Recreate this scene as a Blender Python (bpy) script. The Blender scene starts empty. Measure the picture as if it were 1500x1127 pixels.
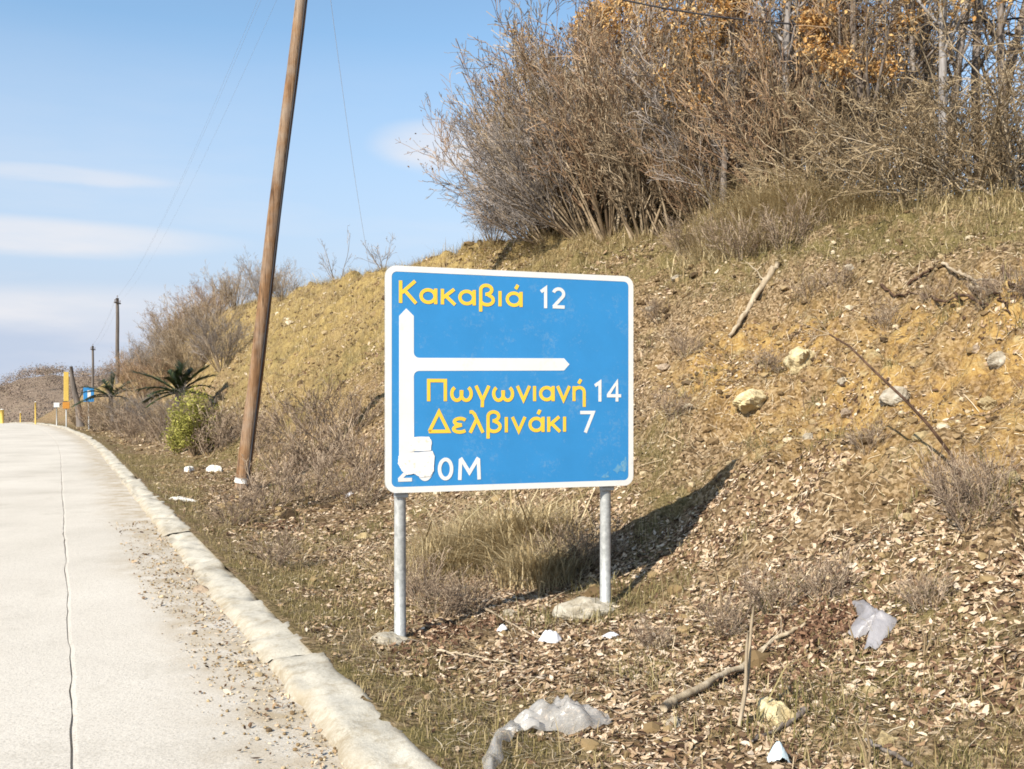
import bpy, math, random
import numpy as np

# ------------------------------------------------------------------ scene, camera, light
scene = bpy.context.scene
COL = scene.collection
F_PX, HORIZON, EYE = 1458.0, 585.0, 1.6            # focal length and eye level measured on the 1500x1127 photograph
cam_d = bpy.data.cameras.new('camera'); cam = bpy.data.objects.new('camera', cam_d); COL.objects.link(cam)
cam.location = (0, 0, EYE); cam.rotation_euler = (math.radians(90), 0, 0)
cam_d.sensor_width = 36; cam_d.lens = 36*F_PX/1500; cam_d.shift_y = (HORIZON-563.5)/1500
cam_d.clip_start = 0.05; cam_d.clip_end = 6000
scene.camera = cam

SUN_EL, SUN_AZ = 37.0, 37.0                        # light travels towards +X +Y, 37 degrees off the Y axis
el, az = math.radians(SUN_EL), math.radians(SUN_AZ)
world = bpy.data.worlds.new('World'); scene.world = world; world.use_nodes = True
wn = world.node_tree; wn.nodes.clear()
def wnode(t, **k):
    n = wn.nodes.new(t)
    for a, b in k.items(): setattr(n, a, b)
    return n
sky = wnode('ShaderNodeTexSky', sky_type='NISHITA', sun_disc=False)
sky.sun_elevation = el; sky.sun_rotation = math.pi+az
sky.air_density = 1.0; sky.dust_density = 1.0; sky.ozone_density = 1.3; sky.altitude = 500
tc = wnode('ShaderNodeTexCoord')
mp = wnode('ShaderNodeMapping'); mp.inputs['Scale'].default_value = (2.6, 2.6, 15.0); mp.inputs['Location'].default_value = (3.1, 0.4, 0.35)
wn.links.new(tc.outputs['Generated'], mp.inputs['Vector'])
nz = wnode('ShaderNodeTexNoise'); nz.inputs['Scale'].default_value = 1.0; nz.inputs['Detail'].default_value = 6; nz.inputs['Roughness'].default_value = .55
wn.links.new(mp.outputs['Vector'], nz.inputs['Vector'])
rp = wnode('ShaderNodeValToRGB'); rp.color_ramp.elements[0].position = .47; rp.color_ramp.elements[1].position = .72
wn.links.new(nz.outputs['Fac'], rp.inputs['Fac'])
sx = wnode('ShaderNodeSeparateXYZ'); wn.links.new(tc.outputs['Generated'], sx.inputs['Vector'])
def wmath(op, a, b=None, c=None):
    n = wnode('ShaderNodeMath', operation=op)
    for i, v in enumerate((a, b, c)):
        if v is None: continue
        if isinstance(v, (int, float)): n.inputs[i].default_value = v
        else: wn.links.new(v, n.inputs[i])
    return n.outputs[0]
low = wnode('ShaderNodeMapRange'); low.inputs['From Min'].default_value = .34; low.inputs['From Max'].default_value = .06
low.inputs['To Min'].default_value = 0.0; low.inputs['To Max'].default_value = 1.0
wn.links.new(sx.outputs['Z'], low.inputs['Value'])
# one cloud streak above the bank (a patch of sky direction, wherever it is seen from)
def streak(cx, cz, wx, wz):
    ax = wmath('DIVIDE', wmath('SUBTRACT', sx.outputs['X'], cx), wx)
    bz = wmath('DIVIDE', wmath('SUBTRACT', wmath('MULTIPLY_ADD', nz.outputs['Fac'], .03, sx.outputs['Z']), cz+.015), wz)
    d = wmath('ADD', wmath('MULTIPLY', ax, ax), wmath('MULTIPLY', bz, bz))
    n = wnode('ShaderNodeMapRange', interpolation_type='SMOOTHSTEP'); n.inputs['From Min'].default_value = 1.0; n.inputs['From Max'].default_value = 0.0
    wn.links.new(d, n.inputs['Value']); return wmath('MULTIPLY', n.outputs[0], wmath('MULTIPLY_ADD', nz.outputs['Fac'], 1.6, -.25))
c1 = streak(-.072, .243, .075, .030)
c2 = streak(-.43, .145, .20, .022)
c3 = streak(-.36, .080, .22, .030)
c4 = streak(-.40, .205, .10, .010)
hz = wmath('MULTIPLY', wmath('POWER', low.outputs[0], .85), .96)
cl = wmath('ADD', wmath('MULTIPLY', rp.outputs['Color'], wmath('MULTIPLY', low.outputs[0], .45)), wmath('ADD', wmath('ADD', wmath('MULTIPLY', c1, 1.5), wmath('MULTIPLY', c2, 1.5)), wmath('ADD', c3, wmath('MULTIPLY', c4, .5))))
cl = wmath('MINIMUM', wmath('MAXIMUM', cl, 0.0), .95)
tint = wnode('ShaderNodeMix', data_type='RGBA', blend_type='MULTIPLY'); tint.inputs[0].default_value = 1.0; tint.inputs[7].default_value = (.86, .95, .92, 1); wn.links.new(sky.outputs[0], tint.inputs[6])
m1 = wnode('ShaderNodeMix', data_type='RGBA'); m1.inputs[7].default_value = (2.35, 2.68, 3.40, 1); wn.links.new(hz, m1.inputs[0]); wn.links.new(tint.outputs[2], m1.inputs[6])
mx = wnode('ShaderNodeMix', data_type='RGBA'); mx.inputs[7].default_value = (3.75, 3.72, 3.85, 1); wn.links.new(cl, mx.inputs[0]); wn.links.new(m1.outputs[2], mx.inputs[6])
bg = wnode('ShaderNodeBackground'); bg.inputs['Strength'].default_value = .13
wn.links.new(mx.outputs[2], bg.inputs['Color'])
wo = wnode('ShaderNodeOutputWorld'); wn.links.new(bg.outputs[0], wo.inputs[0])

sd = bpy.data.lights.new('sun', 'SUN'); sd.energy = 4.6; sd.angle = math.radians(.5); sd.color = (1.0, .93, .80)
sun = bpy.data.objects.new('sun', sd); COL.objects.link(sun)
sun.rotation_euler = (math.radians(90-SUN_EL), 0, -az); sun.location = (-20, -20, 30)
scene.view_settings.view_transform = 'Standard'; scene.view_settings.look = 'None'
scene.view_settings.exposure = 0.85; scene.view_settings.gamma = 1.0
scene.cycles.filter_width = 1.75

# ------------------------------------------------------------------ helpers
def tag(o, label=None, cat=None, group=None, kind=None):
    if label: o['label'] = label
    if cat: o['category'] = cat
    if group: o['group'] = group
    if kind: o['kind'] = kind
    return o
def empty(name, loc=(0, 0, 0), rz=0.0):
    o = bpy.data.objects.new(name, None); COL.objects.link(o); o.empty_display_size = .2
    o.location = tuple(float(v) for v in loc); o.rotation_euler = (0, 0, rz); return o
def raw_mesh(name, V, Fc, smooth=False):
    """V (n,3); Fc: an (m,3|4) array or list of polygons"""
    me = bpy.data.meshes.new(name)
    V = np.asarray(V, np.float32)
    if isinstance(Fc, np.ndarray):
        m, k = Fc.shape
        me.vertices.add(len(V)); me.vertices.foreach_set('co', V.ravel())
        me.loops.add(m*k); me.loops.foreach_set('vertex_index', Fc.astype(np.int32).ravel())
        me.polygons.add(m); me.polygons.foreach_set('loop_start', np.arange(0, m*k, k, dtype=np.int32))
        me.polygons.foreach_set('loop_total', np.full(m, k, np.int32))
        me.update(calc_edges=True); me.validate()
    else:
        me.from_pydata(V.tolist(), [], [list(map(int, f)) for f in Fc]); me.update()
    me.polygons.foreach_set('use_smooth', np.full(len(me.polygons), smooth))
    return me
def obj(name, V, Fc, mat, parent=None, smooth=False):
    me = raw_mesh(name, V, Fc, smooth)
    if mat: me.materials.append(mat)
    o = bpy.data.objects.new(name, me); COL.objects.link(o)
    if parent: o.parent = parent
    return o
def copy_tree(o, parent=None):
    c = o.copy(); COL.objects.link(c)
    if parent: c.parent = parent
    for ch in list(o.children): copy_tree(ch, c)
    return c
class MB:
    def __init__(s): s.V = []; s.F = []; s.n = 0
    def add(s, V, Fc):
        s.V.append(np.asarray(V, float)); s.F += [tuple(int(i)+s.n for i in f) for f in Fc]; s.n += len(V); return s
    def box(s, c, size, bev=0.0):
        x, y, z = [v/2 for v in size]; b = min(bev, x*.9, y*.9, z*.9)
        if b <= 0:
            V = [(i, j, k) for k in (-z, z) for (i, j) in ((-x, -y), (x, -y), (x, y), (-x, y))]
            Fc = [(3, 2, 1, 0), (4, 5, 6, 7), (0, 1, 5, 4), (1, 2, 6, 5), (2, 3, 7, 6), (3, 0, 4, 7)]
        else:
            V = []
            for k, ins in ((-z, b), (-z+b, 0), (z-b, 0), (z, b)):
                for (i, j, a, d) in ((-1, -1, 1, 0), (1, -1, 1, 0), (1, 1, 1, 0), (-1, 1, 1, 0)):
                    X, Y = x-ins, y-ins
                    if (i, j) in ((-1, -1), (1, 1)): V += [(i*X, j*(Y-b), k), (i*(X-b), j*Y, k)]
                    else: V += [(i*(X-b), j*Y, k), (i*X, j*(Y-b), k)]
            Fc = [tuple(range(7, -1, -1)), tuple(range(24, 32))]
            for r in range(3):
                for q in range(8): Fc.append((r*8+q, r*8+(q+1) % 8, r*8+8+(q+1) % 8, r*8+8+q))
        return s.add(np.array(V)+np.array(c), Fc)
    def tube(s, pts, radii, n=8, cap=True):
        V, Fc = tube_geo(np.asarray(pts, float), np.asarray(radii, float), n)
        Fc = [tuple(f) for f in Fc]
        if cap: Fc += [tuple(range(n-1, -1, -1)), tuple(range(len(V)-n, len(V)))]
        return s.add(V, Fc)
    def obj(s, name, mat, parent=None, smooth=False):
        return obj(name, np.concatenate(s.V), s.F, mat, parent, smooth)
def tube_geo(P, R, n):
    k = len(P)
    T = np.gradient(P, axis=0); T /= np.linalg.norm(T, axis=1)[:, None]+1e-9
    ref = np.array([0, 0, 1.0]) if abs(T[0, 2]) < .8 else np.array([1.0, 0, 0])
    A = np.cross(T, ref); A /= np.linalg.norm(A, axis=1)[:, None]+1e-9
    B = np.cross(T, A)
    a = np.arange(n)*2*math.pi/n
    V = P[:, None, :]+R[:, None, None]*(A[:, None, :]*np.cos(a)[None, :, None]+B[:, None, :]*np.sin(a)[None, :, None])
    i = np.arange(k-1)[:, None]*n; j = np.arange(n)[None, :]; j2 = (j+1) % n
    Fc = np.stack([i+j, i+n+j, i+n+j2, i+j2], -1).reshape(-1, 4)
    return V.reshape(-1, 3), Fc
def tubes(polys, n):
    Vs, Fs, c = [], [], 0
    for P, R in polys:
        V, Fc = tube_geo(P, R, n); Vs.append(V); Fs.append(Fc+c); c += len(V)
    return np.concatenate(Vs), np.concatenate(Fs)

# ------------------------------------------------------------------ numpy value noise
def hash2(ix, iy, seed):
    h = (ix.astype(np.int64)*374761393+iy.astype(np.int64)*668265263+seed*1442695041) & 0x7fffffff
    h = ((h ^ (h >> 13))*1274126177) & 0x7fffffff
    return ((h ^ (h >> 16)) & 0xffff)/65535.0
def vnoise(x, y, seed=0):
    x = np.asarray(x, float); y = np.asarray(y, float)
    ix, iy = np.floor(x), np.floor(y); fx, fy = x-ix, y-iy
    fx = fx*fx*(3-2*fx); fy = fy*fy*(3-2*fy)
    a, b = hash2(ix, iy, seed), hash2(ix+1, iy, seed); c, d = hash2(ix, iy+1, seed), hash2(ix+1, iy+1, seed)
    return (a*(1-fx)+b*fx)*(1-fy)+(c*(1-fx)+d*fx)*fy-.5
def fbm(x, y, seed=0, o=3):
    t = 0; a = 1.0
    for k in range(o): t = t+a*vnoise(x*2**k+17*k, y*2**k-9*k, seed+k); a *= .5
    return t
def sst(a, b, x):
    t = np.clip((x-a)/(b-a), 0, 1); return t*t*(3-2*t)

# ------------------------------------------------------------------ the land: s runs along the road, lat across it
U = np.array([-.4150, .9098]); W = np.array([.9098, .4150])
def off(s):
    q = np.clip(s-30, 0, 70); return -.00105*q*q
def zroad(s):
    q = np.clip(s-52, 0, 110); return -.00024*q*q
def to_world(s, lat):
    s = np.asarray(s, float); lat = np.asarray(lat, float)
    l = lat+off(s)*(1-sst(2.5, 9, lat))
    return s*U[0]+l*W[0], s*U[1]+l*W[1]
def to_road(x, y):
    s = x*U[0]+y*U[1]; l = x*W[0]+y*W[1]; lat = l
    for _ in range(4): lat = l-off(s)*(1-sst(2.5, 9, lat))
    return s, lat
KS = np.array([-20, 3, 7.1, 9.5, 15.35, 19.7, 24.5, 29.3, 38.2, 46.3, 60.5, 81.6, 104.7, 135, 165])
KZ = np.array([3.1, 3.25, 3.38, 3.72, 4.3, 4.9, 5.2, 5.4, 5.9, 6.1, 6.8, 6.5, 5.6, 1.0, -6])
def H(s, lat, fine=True):
    s = np.asarray(s, float); lat = np.asarray(lat, float)
    zc = np.interp(s, KS, KZ)
    foot = np.interp(s, [-5, 3, 7, 12, 17, 24, 40, 120], [3.7, 3.8, 4.05, 4.15, 4.2, 3.8, 3.2, 3.0])
    foot = foot+.25*vnoise(s*.35, 0*s, 3)
    zf = zroad(s)
    verge = zf+np.interp(lat, [1.0, 1.42, 1.75, 2.1, 3.3, 4.0], [-.05, .07, .03, .00, .07, .12])
    slope = (zc-.14-zf)/(9-foot)
    d = lat-foot
    bank = verge+slope*(np.log1p(np.exp(np.clip(d/.22, -40, 40)))*.22)
    plat = zc+.10*(lat-9)*(lat > 9)*np.exp(-np.clip(lat-9, 0, 99)/40)
    k = .30
    z = -k*np.log(np.exp(-np.clip(bank, -20, 40)/k)+np.exp(-np.clip(plat, -20, 40)/k))
    z = np.where(lat < 2.2, bank, z)
    m = sst(0, 1.6, d)*(1-.6*sst(9, 12, lat)); v = sst(1.45, 2.1, lat)
    z = z+m*(.42*fbm(s*.55, lat*.5, 11, 2)+.26*fbm((s+.8*lat)*1.5, (lat-.8*s)*.45, 21, 2)+(.34*np.abs(fbm(s*1.1+5, lat*1.3, 25, 3))+.20*sst(7.35, 7.6, lat+.35*fbm(s*.9, s*0, 26, 3))*(1-sst(12, 15, s)))*sst(4.5, 6, lat))
    if fine:
        g = vnoise((s+1.1*lat)*2.6, (lat-s)*.7, 31)
        z = z+m*(.15*g+.34*np.abs(fbm(s*2.2, lat*2.0, 41, 5))-.07*sst(.12, .3, fbm(s*3.1+2, lat*3.1, 45, 2)))+v*(.055*fbm(s*2.3, lat*2.3, 51, 2)+.030*vnoise(s*9, lat*9, 61)+.016*vnoise(s*19, lat*19, 62))
    return z
def Hxy(x, y):
    s, lat = to_road(np.asarray(x, float), np.asarray(y, float)); return H(s, lat)
def ground_at(px, py):
    """where the line of sight of a measured image point meets the land"""
    Y = np.geomspace(2.5, 140, 6000); X = (px-750)/F_PX*Y; Z = EYE-(py-HORIZON)/F_PX*Y
    s, lat = to_road(X, Y); h = np.where(lat > 1.42, H(s, lat), zroad(s))
    i = int(np.argmax(h > Z))
    return np.array([X[i], Y[i], h[i]])
def col_at(px, lat):
    """point on the land in the direction of image column px at distance lat from the road's joint"""
    k = (px-750)/F_PX; Y = np.geomspace(3, 160, 8000); s, l = to_road(k*Y, Y)
    i = int(np.argmin(np.abs(l-lat)+100*(s > 150))); return np.array([k*Y[i], Y[i], float(H(s[i], l[i]))])

# ------------------------------------------------------------------ materials
def mat(name, build, rough=.9, spec=.2):
    m = bpy.data.materials.new(name); m.use_nodes = True; nt = m.node_tree
    b = nt.nodes['Principled BSDF']; b.inputs['Roughness'].default_value = rough; b.inputs['Specular IOR Level'].default_value = spec
    build(N(nt, b)); return m
class N:
    def __init__(s, nt, b): s.nt, s.b = nt, b; s.tc = None
    def n(s, t, **k):
        x = s.nt.nodes.new(t)
        for a, v in k.items(): setattr(x, a, v)
        return x
    def link(s, a, b): s.nt.links.new(a, b)
    def coord(s):
        if not s.tc: s.tc = s.n('ShaderNodeTexCoord')
        return s.tc.outputs['Object']
    def noise(s, scale, detail=4, rough=.6, stretch=None, w=0.0):
        x = s.n('ShaderNodeTexNoise'); x.inputs['Scale'].default_value = scale; x.inputs['Detail'].default_value = detail; x.inputs['Roughness'].default_value = rough
        m_ = s.n('ShaderNodeMapping'); m_.inputs['Location'].default_value = (w, w*.7, -w)
        if stretch: m_.inputs['Scale'].default_value = stretch
        s.link(s.coord(), m_.inputs[0]); s.link(m_.outputs[0], x.inputs['Vector'])
        return x.outputs['Fac']
    def voro(s, scale, out='Color', feature='F1'):
        x = s.n('ShaderNodeTexVoronoi', feature=feature); x.inputs['Scale'].default_value = scale; s.link(s.coord(), x.inputs['Vector']); return x.outputs[out]
    def ramp(s, f, stops):
        r = s.n('ShaderNodeValToRGB'); e = r.color_ramp.elements
        while len(e) < len(stops): e.new(.5)
        for q, (p, c) in zip(e, stops): q.position = p; q.color = (*c, 1) if len(c) == 3 else c
        s.link(f, r.inputs[0]); return r.outputs[0]
    def mapr(s, f, a, b, c=0.0, d=1.0):
        r = s.n('ShaderNodeMapRange'); s.link(f, r.inputs[0])
        for i, v in zip((1, 2, 3, 4), (a, b, c, d)): r.inputs[i].default_value = v
        return r.outputs[0]
    def math(s, op, a, b):
        r = s.n('ShaderNodeMath', operation=op)
        for i, v in enumerate((a, b)):
            if isinstance(v, (int, float)): r.inputs[i].default_value = v
            else: s.link(v, r.inputs[i])
        return r.outputs[0]
    def mix(s, f, a, b, mode='MIX'):
        r = s.n('ShaderNodeMix', data_type='RGBA', blend_type=mode)
        for i, v in ((0, f), (6, a), (7, b)):
            if isinstance(v, (int, float)): r.inputs[i].default_value = v
            elif isinstance(v, tuple): r.inputs[i].default_value = (*v, 1)
            else: s.link(v, r.inputs[i])
        return r.outputs[2]
    def attr(s, name):
        a = s.n('ShaderNodeAttribute', attribute_name=name); x = s.n('ShaderNodeSeparateColor'); s.link(a.outputs['Color'], x.inputs[0]); return x.outputs
    def island(s): return s.n('ShaderNodeNewGeometry').outputs['Random Per Island']
    def objrand(s): return s.n('ShaderNodeObjectInfo').outputs['Random']
    def color(s, c): s.link(c, s.b.inputs['Base Color'])
    def flat(s, c): s.b.inputs['Base Color'].default_value = (*c, 1)
    def bump(s, h, strength=.5, dist=.02):
        x = s.n('ShaderNodeBump'); x.inputs['Strength'].default_value = strength; x.inputs['Distance'].default_value = dist
        s.link(h, x.inputs['Height']); s.link(x.outputs[0], s.b.inputs['Normal'])

def b_soil(n):
    z = n.attr('soil')                                   # R ochre soil, G grassy, B straw slope
    big = n.noise(.8, 5); mid = n.noise(5, 6, .7); fin = n.noise(38, 4, .75); vo = n.voro(42)
    vs = n.n('ShaderNodeSeparateColor'); n.link(vo, vs.inputs[0])
    litter = n.ramp(n.math('ADD', n.math('MULTIPLY', fin, .6), n.math('MULTIPLY', vs.outputs[0], .4)),
                    [(.27, (.040, .026, .014)), (.42, (.135, .088, .045)), (.55, (.235, .160, .088)), (.70, (.38, .28, .175))])
    ochre = n.ramp(n.math('ADD', n.math('MULTIPLY', mid, .55), n.math('MULTIPLY', fin, .45)), [(.33, (.080, .042, .015)), (.43, (.235, .130, .042)), (.54, (.405, .255, .088)), (.70, (.53, .40, .20))])
    grass = n.ramp(fin, [(.3, (.055, .045, .018)), (.5, (.165, .132, .052)), (.68, (.29, .225, .110))])
    straw = n.ramp(n.math('ADD', n.math('MULTIPLY', mid, .4), n.math('MULTIPLY', fin, .6)), [(.32, (.085, .055, .022)), (.46, (.25, .175, .066)), (.62, (.42, .315, .135))])
    c = n.mix(n.math('MULTIPLY', z[2], n.mapr(mid, .25, .5)), litter, straw)
    ochre = n.mix(n.mapr(n.noise(3.2, 6, .75, w=4), .54, .66, 0, .75), ochre, (.50, .415, .235)); ochre = n.mix(n.mapr(n.noise(6.5, 5, .75, w=6), .55, .68, 0, .7), ochre, (.16, .085, .032))
    c = n.mix(n.math('MULTIPLY', z[0], n.mapr(mid, .34, .56)), c, ochre)
    c = n.mix(n.math('MULTIPLY', z[1], n.mapr(n.noise(2.6, 5, .7, w=7), .40, .58)), c, grass)
    n.color(c); n.bump(n.math('ADD', n.math('MULTIPLY', mid, .8), fin), .8, .045)
M_SOIL = mat('bank_soil', b_soil, .95, .1)
def b_road(n):
    fin = n.noise(60, 5, .75); big = n.noise(.45, 5); st = n.noise(1.2, 4, .6, (1, .12, 1)); z = n.attr('soil')
    c = n.ramp(n.math('ADD', n.math('MULTIPLY', fin, .55), n.math('MULTIPLY', big, .45)), [(.30, (.34, .308, .258)), (.5, (.52, .475, .415)), (.68, (.60, .555, .49))])
    vs = n.n('ShaderNodeSeparateColor'); n.link(n.voro(150), vs.inputs[0]); c = n.mix(n.mapr(vs.outputs[0], .80, .9, 0, .5), c, (.27, .24, .20))
    c = n.mix(n.mapr(n.noise(1.1, 7, .75, w=9), .54, .70, 0, .45), c, (.33, .295, .24))
    c = n.mix(n.mapr(st, .5, .75, 0, .15), c, (.35, .315, .26))
    c = n.mix(n.math('MULTIPLY', z[0], n.mapr(n.noise(3.5, 5, .7), .35, .65)), c, (.33, .26, .17))
    n.color(c); n.bump(n.math('ADD', fin, n.noise(14, 5, .7)), .55, .008)
M_ROAD = mat('pale_concrete', b_road, .85, .25)
def b_kerb(n):
    fin = n.noise(45, 5, .75); big = n.noise(1.6, 5, .65)
    c = n.ramp(n.math('ADD', n.math('MULTIPLY', fin, .5), n.math('MULTIPLY', big, .5)), [(.34, (.23, .20, .155)), (.46, (.415, .38, .315)), (.64, (.52, .485, .415))])
    z = n.attr('soil'); c = n.mix(n.mapr(n.noise(5.5, 6, .75, w=3), .50, .68, 0, .7), c, (.25, .20, .13)); c = n.mix(n.math('MULTIPLY', z[0], n.mapr(n.noise(9, 6, .8, w=8), .34, .56)), c, (.235, .18, .11))
    n.color(c); n.bump(fin, .6, .012)
M_KERB = mat('weathered_kerb_concrete', b_kerb, .9, .2)
M_GROUND = mat('field_soil', lambda n: (n.color(n.ramp(n.noise(.15, 8, .7), [(.35, (.10, .085, .05)), (.65, (.24, .20, .12))]))), .95, .1)
M_FARHILL = mat('far_hill_soil', lambda n: n.color(n.ramp(n.noise(.06, 8, .75), [(.35, (.16, .118, .085)), (.55, (.19, .142, .105)), (.7, (.22, .172, .12))])), .95, .1)
def isl(name, stops, rough=.85, spec=.15, twoside=0.0):
    def b(n):
        n.color(n.ramp(n.island(), stops))
        if twoside:
            n.b.inputs['Subsurface Weight'].default_value = 0
            tr = n.n('ShaderNodeBsdfTranslucent'); mxs = n.n('ShaderNodeMixShader'); mxs.inputs[0].default_value = twoside
            n.link(n.b.inputs['Base Color'].links[0].from_socket, tr.inputs[0]); n.link(n.b.outputs[0], mxs.inputs[1]); n.link(tr.outputs[0], mxs.inputs[2])
            n.link(mxs.outputs[0], n.nt.nodes['Material Output'].inputs[0])
    return mat(name, b, rough, spec)
M_LITTER = isl('dead_leaves', [(0, (.040, .022, .014)), (.22, (.12, .070, .042)), (.42, (.24, .155, .090)), (.58, (.36, .255, .16)), (.82, (.46, .35, .245)), (1, (.57, .47, .365))])
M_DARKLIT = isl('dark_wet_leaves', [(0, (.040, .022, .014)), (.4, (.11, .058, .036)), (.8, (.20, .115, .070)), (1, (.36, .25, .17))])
M_PEBBLE = isl('pebbles', [(0, (.10, .070, .042)), (.25, (.21, .14, .07)), (.5, (.33, .25, .145)), (.75, (.40, .31, .19)), (1, (.50, .43, .32))])
M_CLOD = isl('earth_clods', [(0, (.05, .032, .018)), (.5, (.14, .092, .045)), (1, (.30, .215, .11))])
M_GRASS = isl('bank_grass', [(0, (.085, .073, .026)), (.35, (.195, .160, .060)), (.6, (.31, .242, .110)), (1, (.45, .355, .20))], twoside=.25)
M_TAWNY = isl('tawny_grass_blades', [(0, (.24, .17, .085)), (.4, (.43, .335, .185)), (1, (.62, .52, .33))], twoside=.25)
M_TUFT = isl('faded_tuft_grass', [(0, (.07, .062, .022)), (.4, (.17, .145, .055)), (1, (.38, .31, .16))], twoside=.2)
M_STRAW = isl('dry_straw', [(0, (.16, .11, .05)), (.4, (.34, .255, .125)), (1, (.54, .44, .26))], twoside=.2)
M_WEED = isl('dead_weed_stems', [(0, (.10, .07, .05)), (.5, (.22, .16, .115)), (1, (.42, .33, .24))])
M_STALKS = isl('broken_stalks', [(0, (.09, .06, .04)), (.3, (.24, .17, .11)), (.6, (.42, .32, .20)), (1, (.62, .52, .38))])
def bark(name, a, b, c):
    def f(n):
        x = n.noise(14, 5, .7, (1, 1, .2)); o = n.objrand()
        col = n.ramp(x, [(.32, a), (.5, b), (.68, c)])
        n.color(n.mix(n.mapr(o, 0, 1, 0, .35), col, (.20, .155, .12))); n.bump(x, .6, .02)
    return mat(name, f, .9, .15)
M_TWIG = isl('brown_twigs', [(0, (.10, .070, .046)), (.4, (.215, .158, .102)), (.75, (.325, .25, .168)), (1, (.47, .375, .265))])
M_TWIG_RED = isl('red_brown_twigs', [(0, (.105, .062, .038)), (.5, (.25, .158, .096)), (1, (.40, .285, .18))])
M_TWIG_PALE = isl('pale_twigs', [(0, (.085, .058, .034)), (.5, (.185, .132, .076)), (1, (.40, .31, .195))])
M_TWIG_GREY = isl('grey_twigs', [(0, (.11, .095, .085)), (.5, (.22, .19, .17)), (1, (.36, .31, .28))])
M_BARK = bark('grey_bark', (.06, .048, .04), (.15, .125, .11), (.27, .24, .22))
M_DARKSTEM = mat('dark_brown_stem', lambda n: n.color(n.ramp(n.noise(20, 4, .7), [(.35, (.035, .020, .013)), (.65, (.11, .065, .042))])), .85, .15)
M_BARK_GREY = bark('silver_grey_bark', (.13, .115, .11), (.25, .235, .23), (.38, .36, .36))
M_BARK_PALE = bark('pale_bark', (.19, .14, .09), (.36, .29, .20), (.52, .44, .33))
M_OAKLEAF = isl('dry_oak_leaves', [(0, (.24, .11, .036)), (.35, (.48, .26, .088)), (.7, (.66, .42, .175)), (1, (.74, .56, .31))], twoside=.3)
M_BROWNLEAF = isl('small_brown_leaves', [(0, (.10, .055, .028)), (.5, (.24, .14, .070)), (1, (.40, .26, .14))], twoside=.25)
M_BROOM = isl('yellow_green_foliage', [(0, (.16, .16, .035)), (.5, (.31, .30, .07)), (1, (.48, .44, .14))], twoside=.3)
M_FROND = isl('dark_green_fronds', [(0, (.018, .030, .012)), (.6, (.045, .062, .022)), (1, (.11, .125, .045))], .5, .4, .15)
M_FARWOOD = isl('bare_far_wood', [(0, (.21, .155, .125)), (.5, (.245, .185, .148)), (.8, (.27, .21, .16)), (.92, (.245, .21, .14)), (1, (.29, .235, .18))])
def b_pole(n):
    x = n.noise(9, 6, .7, (1, 1, .06)); y = n.noise(30, 4, .7, (1, 1, .1)); kn = n.noise(2.2, 3)
    c = n.ramp(n.math('ADD', n.math('MULTIPLY', x, .6), n.math('MULTIPLY', y, .4)), [(.34, (.045, .026, .016)), (.45, (.15, .080, .040)), (.56, (.245, .145, .078)), (.70, (.38, .28, .19))])
    c = n.mix(n.mapr(kn, .42, .7, 0, .55), c, (.27, .235, .20)); c = n.mix(n.mapr(n.noise(42, 3, .6, (1, 1, .025), w=2), .60, .66, 0, .85), c, (.03, .02, .015)); n.color(c); n.bump(n.math('ADD', y, x), .9, .02)
M_POLE = mat('weathered_pole_wood', b_pole, .9, .15)
def b_galv(n):
    x = n.noise(26, 5, .65); n.color(n.ramp(x, [(.35, (.27, .275, .27)), (.55, (.38, .385, .38)), (.7, (.47, .47, .46))])); n.b.inputs['Metallic'].default_value = .25
M_GALV = mat('galvanised_steel', b_galv, .5, .4)
def b_paint(c, var=.08, dirt=(.30, .25, .18), amount=.22):
    def f(n):
        x = n.noise(3, 6, .7); y = n.noise(40, 4, .7)
        lo = tuple(v*(1-var) for v in c); hi = tuple(min(1, v*(1+var)) for v in c)
        k = n.ramp(x, [(.3, lo), (.7, hi)])
        n.color(n.mix(n.mapr(n.math('MULTIPLY', n.noise(7, 6, .75, w=5), n.mapr(y, .3, .7, .7, 1.1)), .50, .72, 0, amount), k, dirt))
    return f
M_BLUE = mat('sign_blue', b_paint((.030, .215, .485), .06, (.28, .38, .45), .30), .42, .4)
M_WHITE = mat('sign_white', b_paint((.66, .65, .63), .06), .45, .35)
M_YELLOW = mat('sign_yellow', b_paint((.78, .485, .045), .10), .45, .35)
M_PATCH = mat('worn_white_sticker', lambda n: n.color(n.ramp(n.noise(34, 5, .7), [(.36, (.60, .55, .47)), (.46, (.73, .71, .68)), (.7, (.79, .78, .765))])), .7, .2)
M_SCUFF = mat('scuffed_paint', lambda n: n.color(n.ramp(n.noise(30, 5, .7), [(.35, (.045, .22, .46)), (.55, (.12, .29, .44)), (.72, (.27, .33, .34))])), .7, .2)
M_BACK = mat('sign_back_metal', lambda n: n.color(n.ramp(n.noise(5, 4), [(.4, (.32, .33, .33)), (.6, (.42, .43, .43))])), .5, .4)
def b_stone(a, b, c):
    def f(n):
        x = n.noise(9, 6, .7); n.color(n.ramp(x, [(.32, a), (.5, b), (.68, c)])); n.bump(n.noise(24, 5, .7), .7, .02)
    return f
M_ROCK_Y = mat('yellow_limestone', b_stone((.19, .135, .070), (.34, .265, .145), (.46, .385, .25)), .9, .15)
M_ROCK_B = mat('bleached_limestone', b_stone((.45, .42, .37), (.64, .62, .57), (.74, .72, .68)), .9, .15)
M_ROCK_C = mat('cream_stone', b_stone((.33, .25, .13), (.50, .41, .24), (.58, .51, .35)), .9, .15)
M_ROCK_W = mat('pale_limestone', b_stone((.19, .15, .10), (.33, .285, .22), (.46, .42, .355)), .9, .15)
M_ROCK_G = mat('dull_brown_stone', b_stone((.16, .12, .09), (.30, .23, .165), (.42, .34, .26)), .9, .15)
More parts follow.
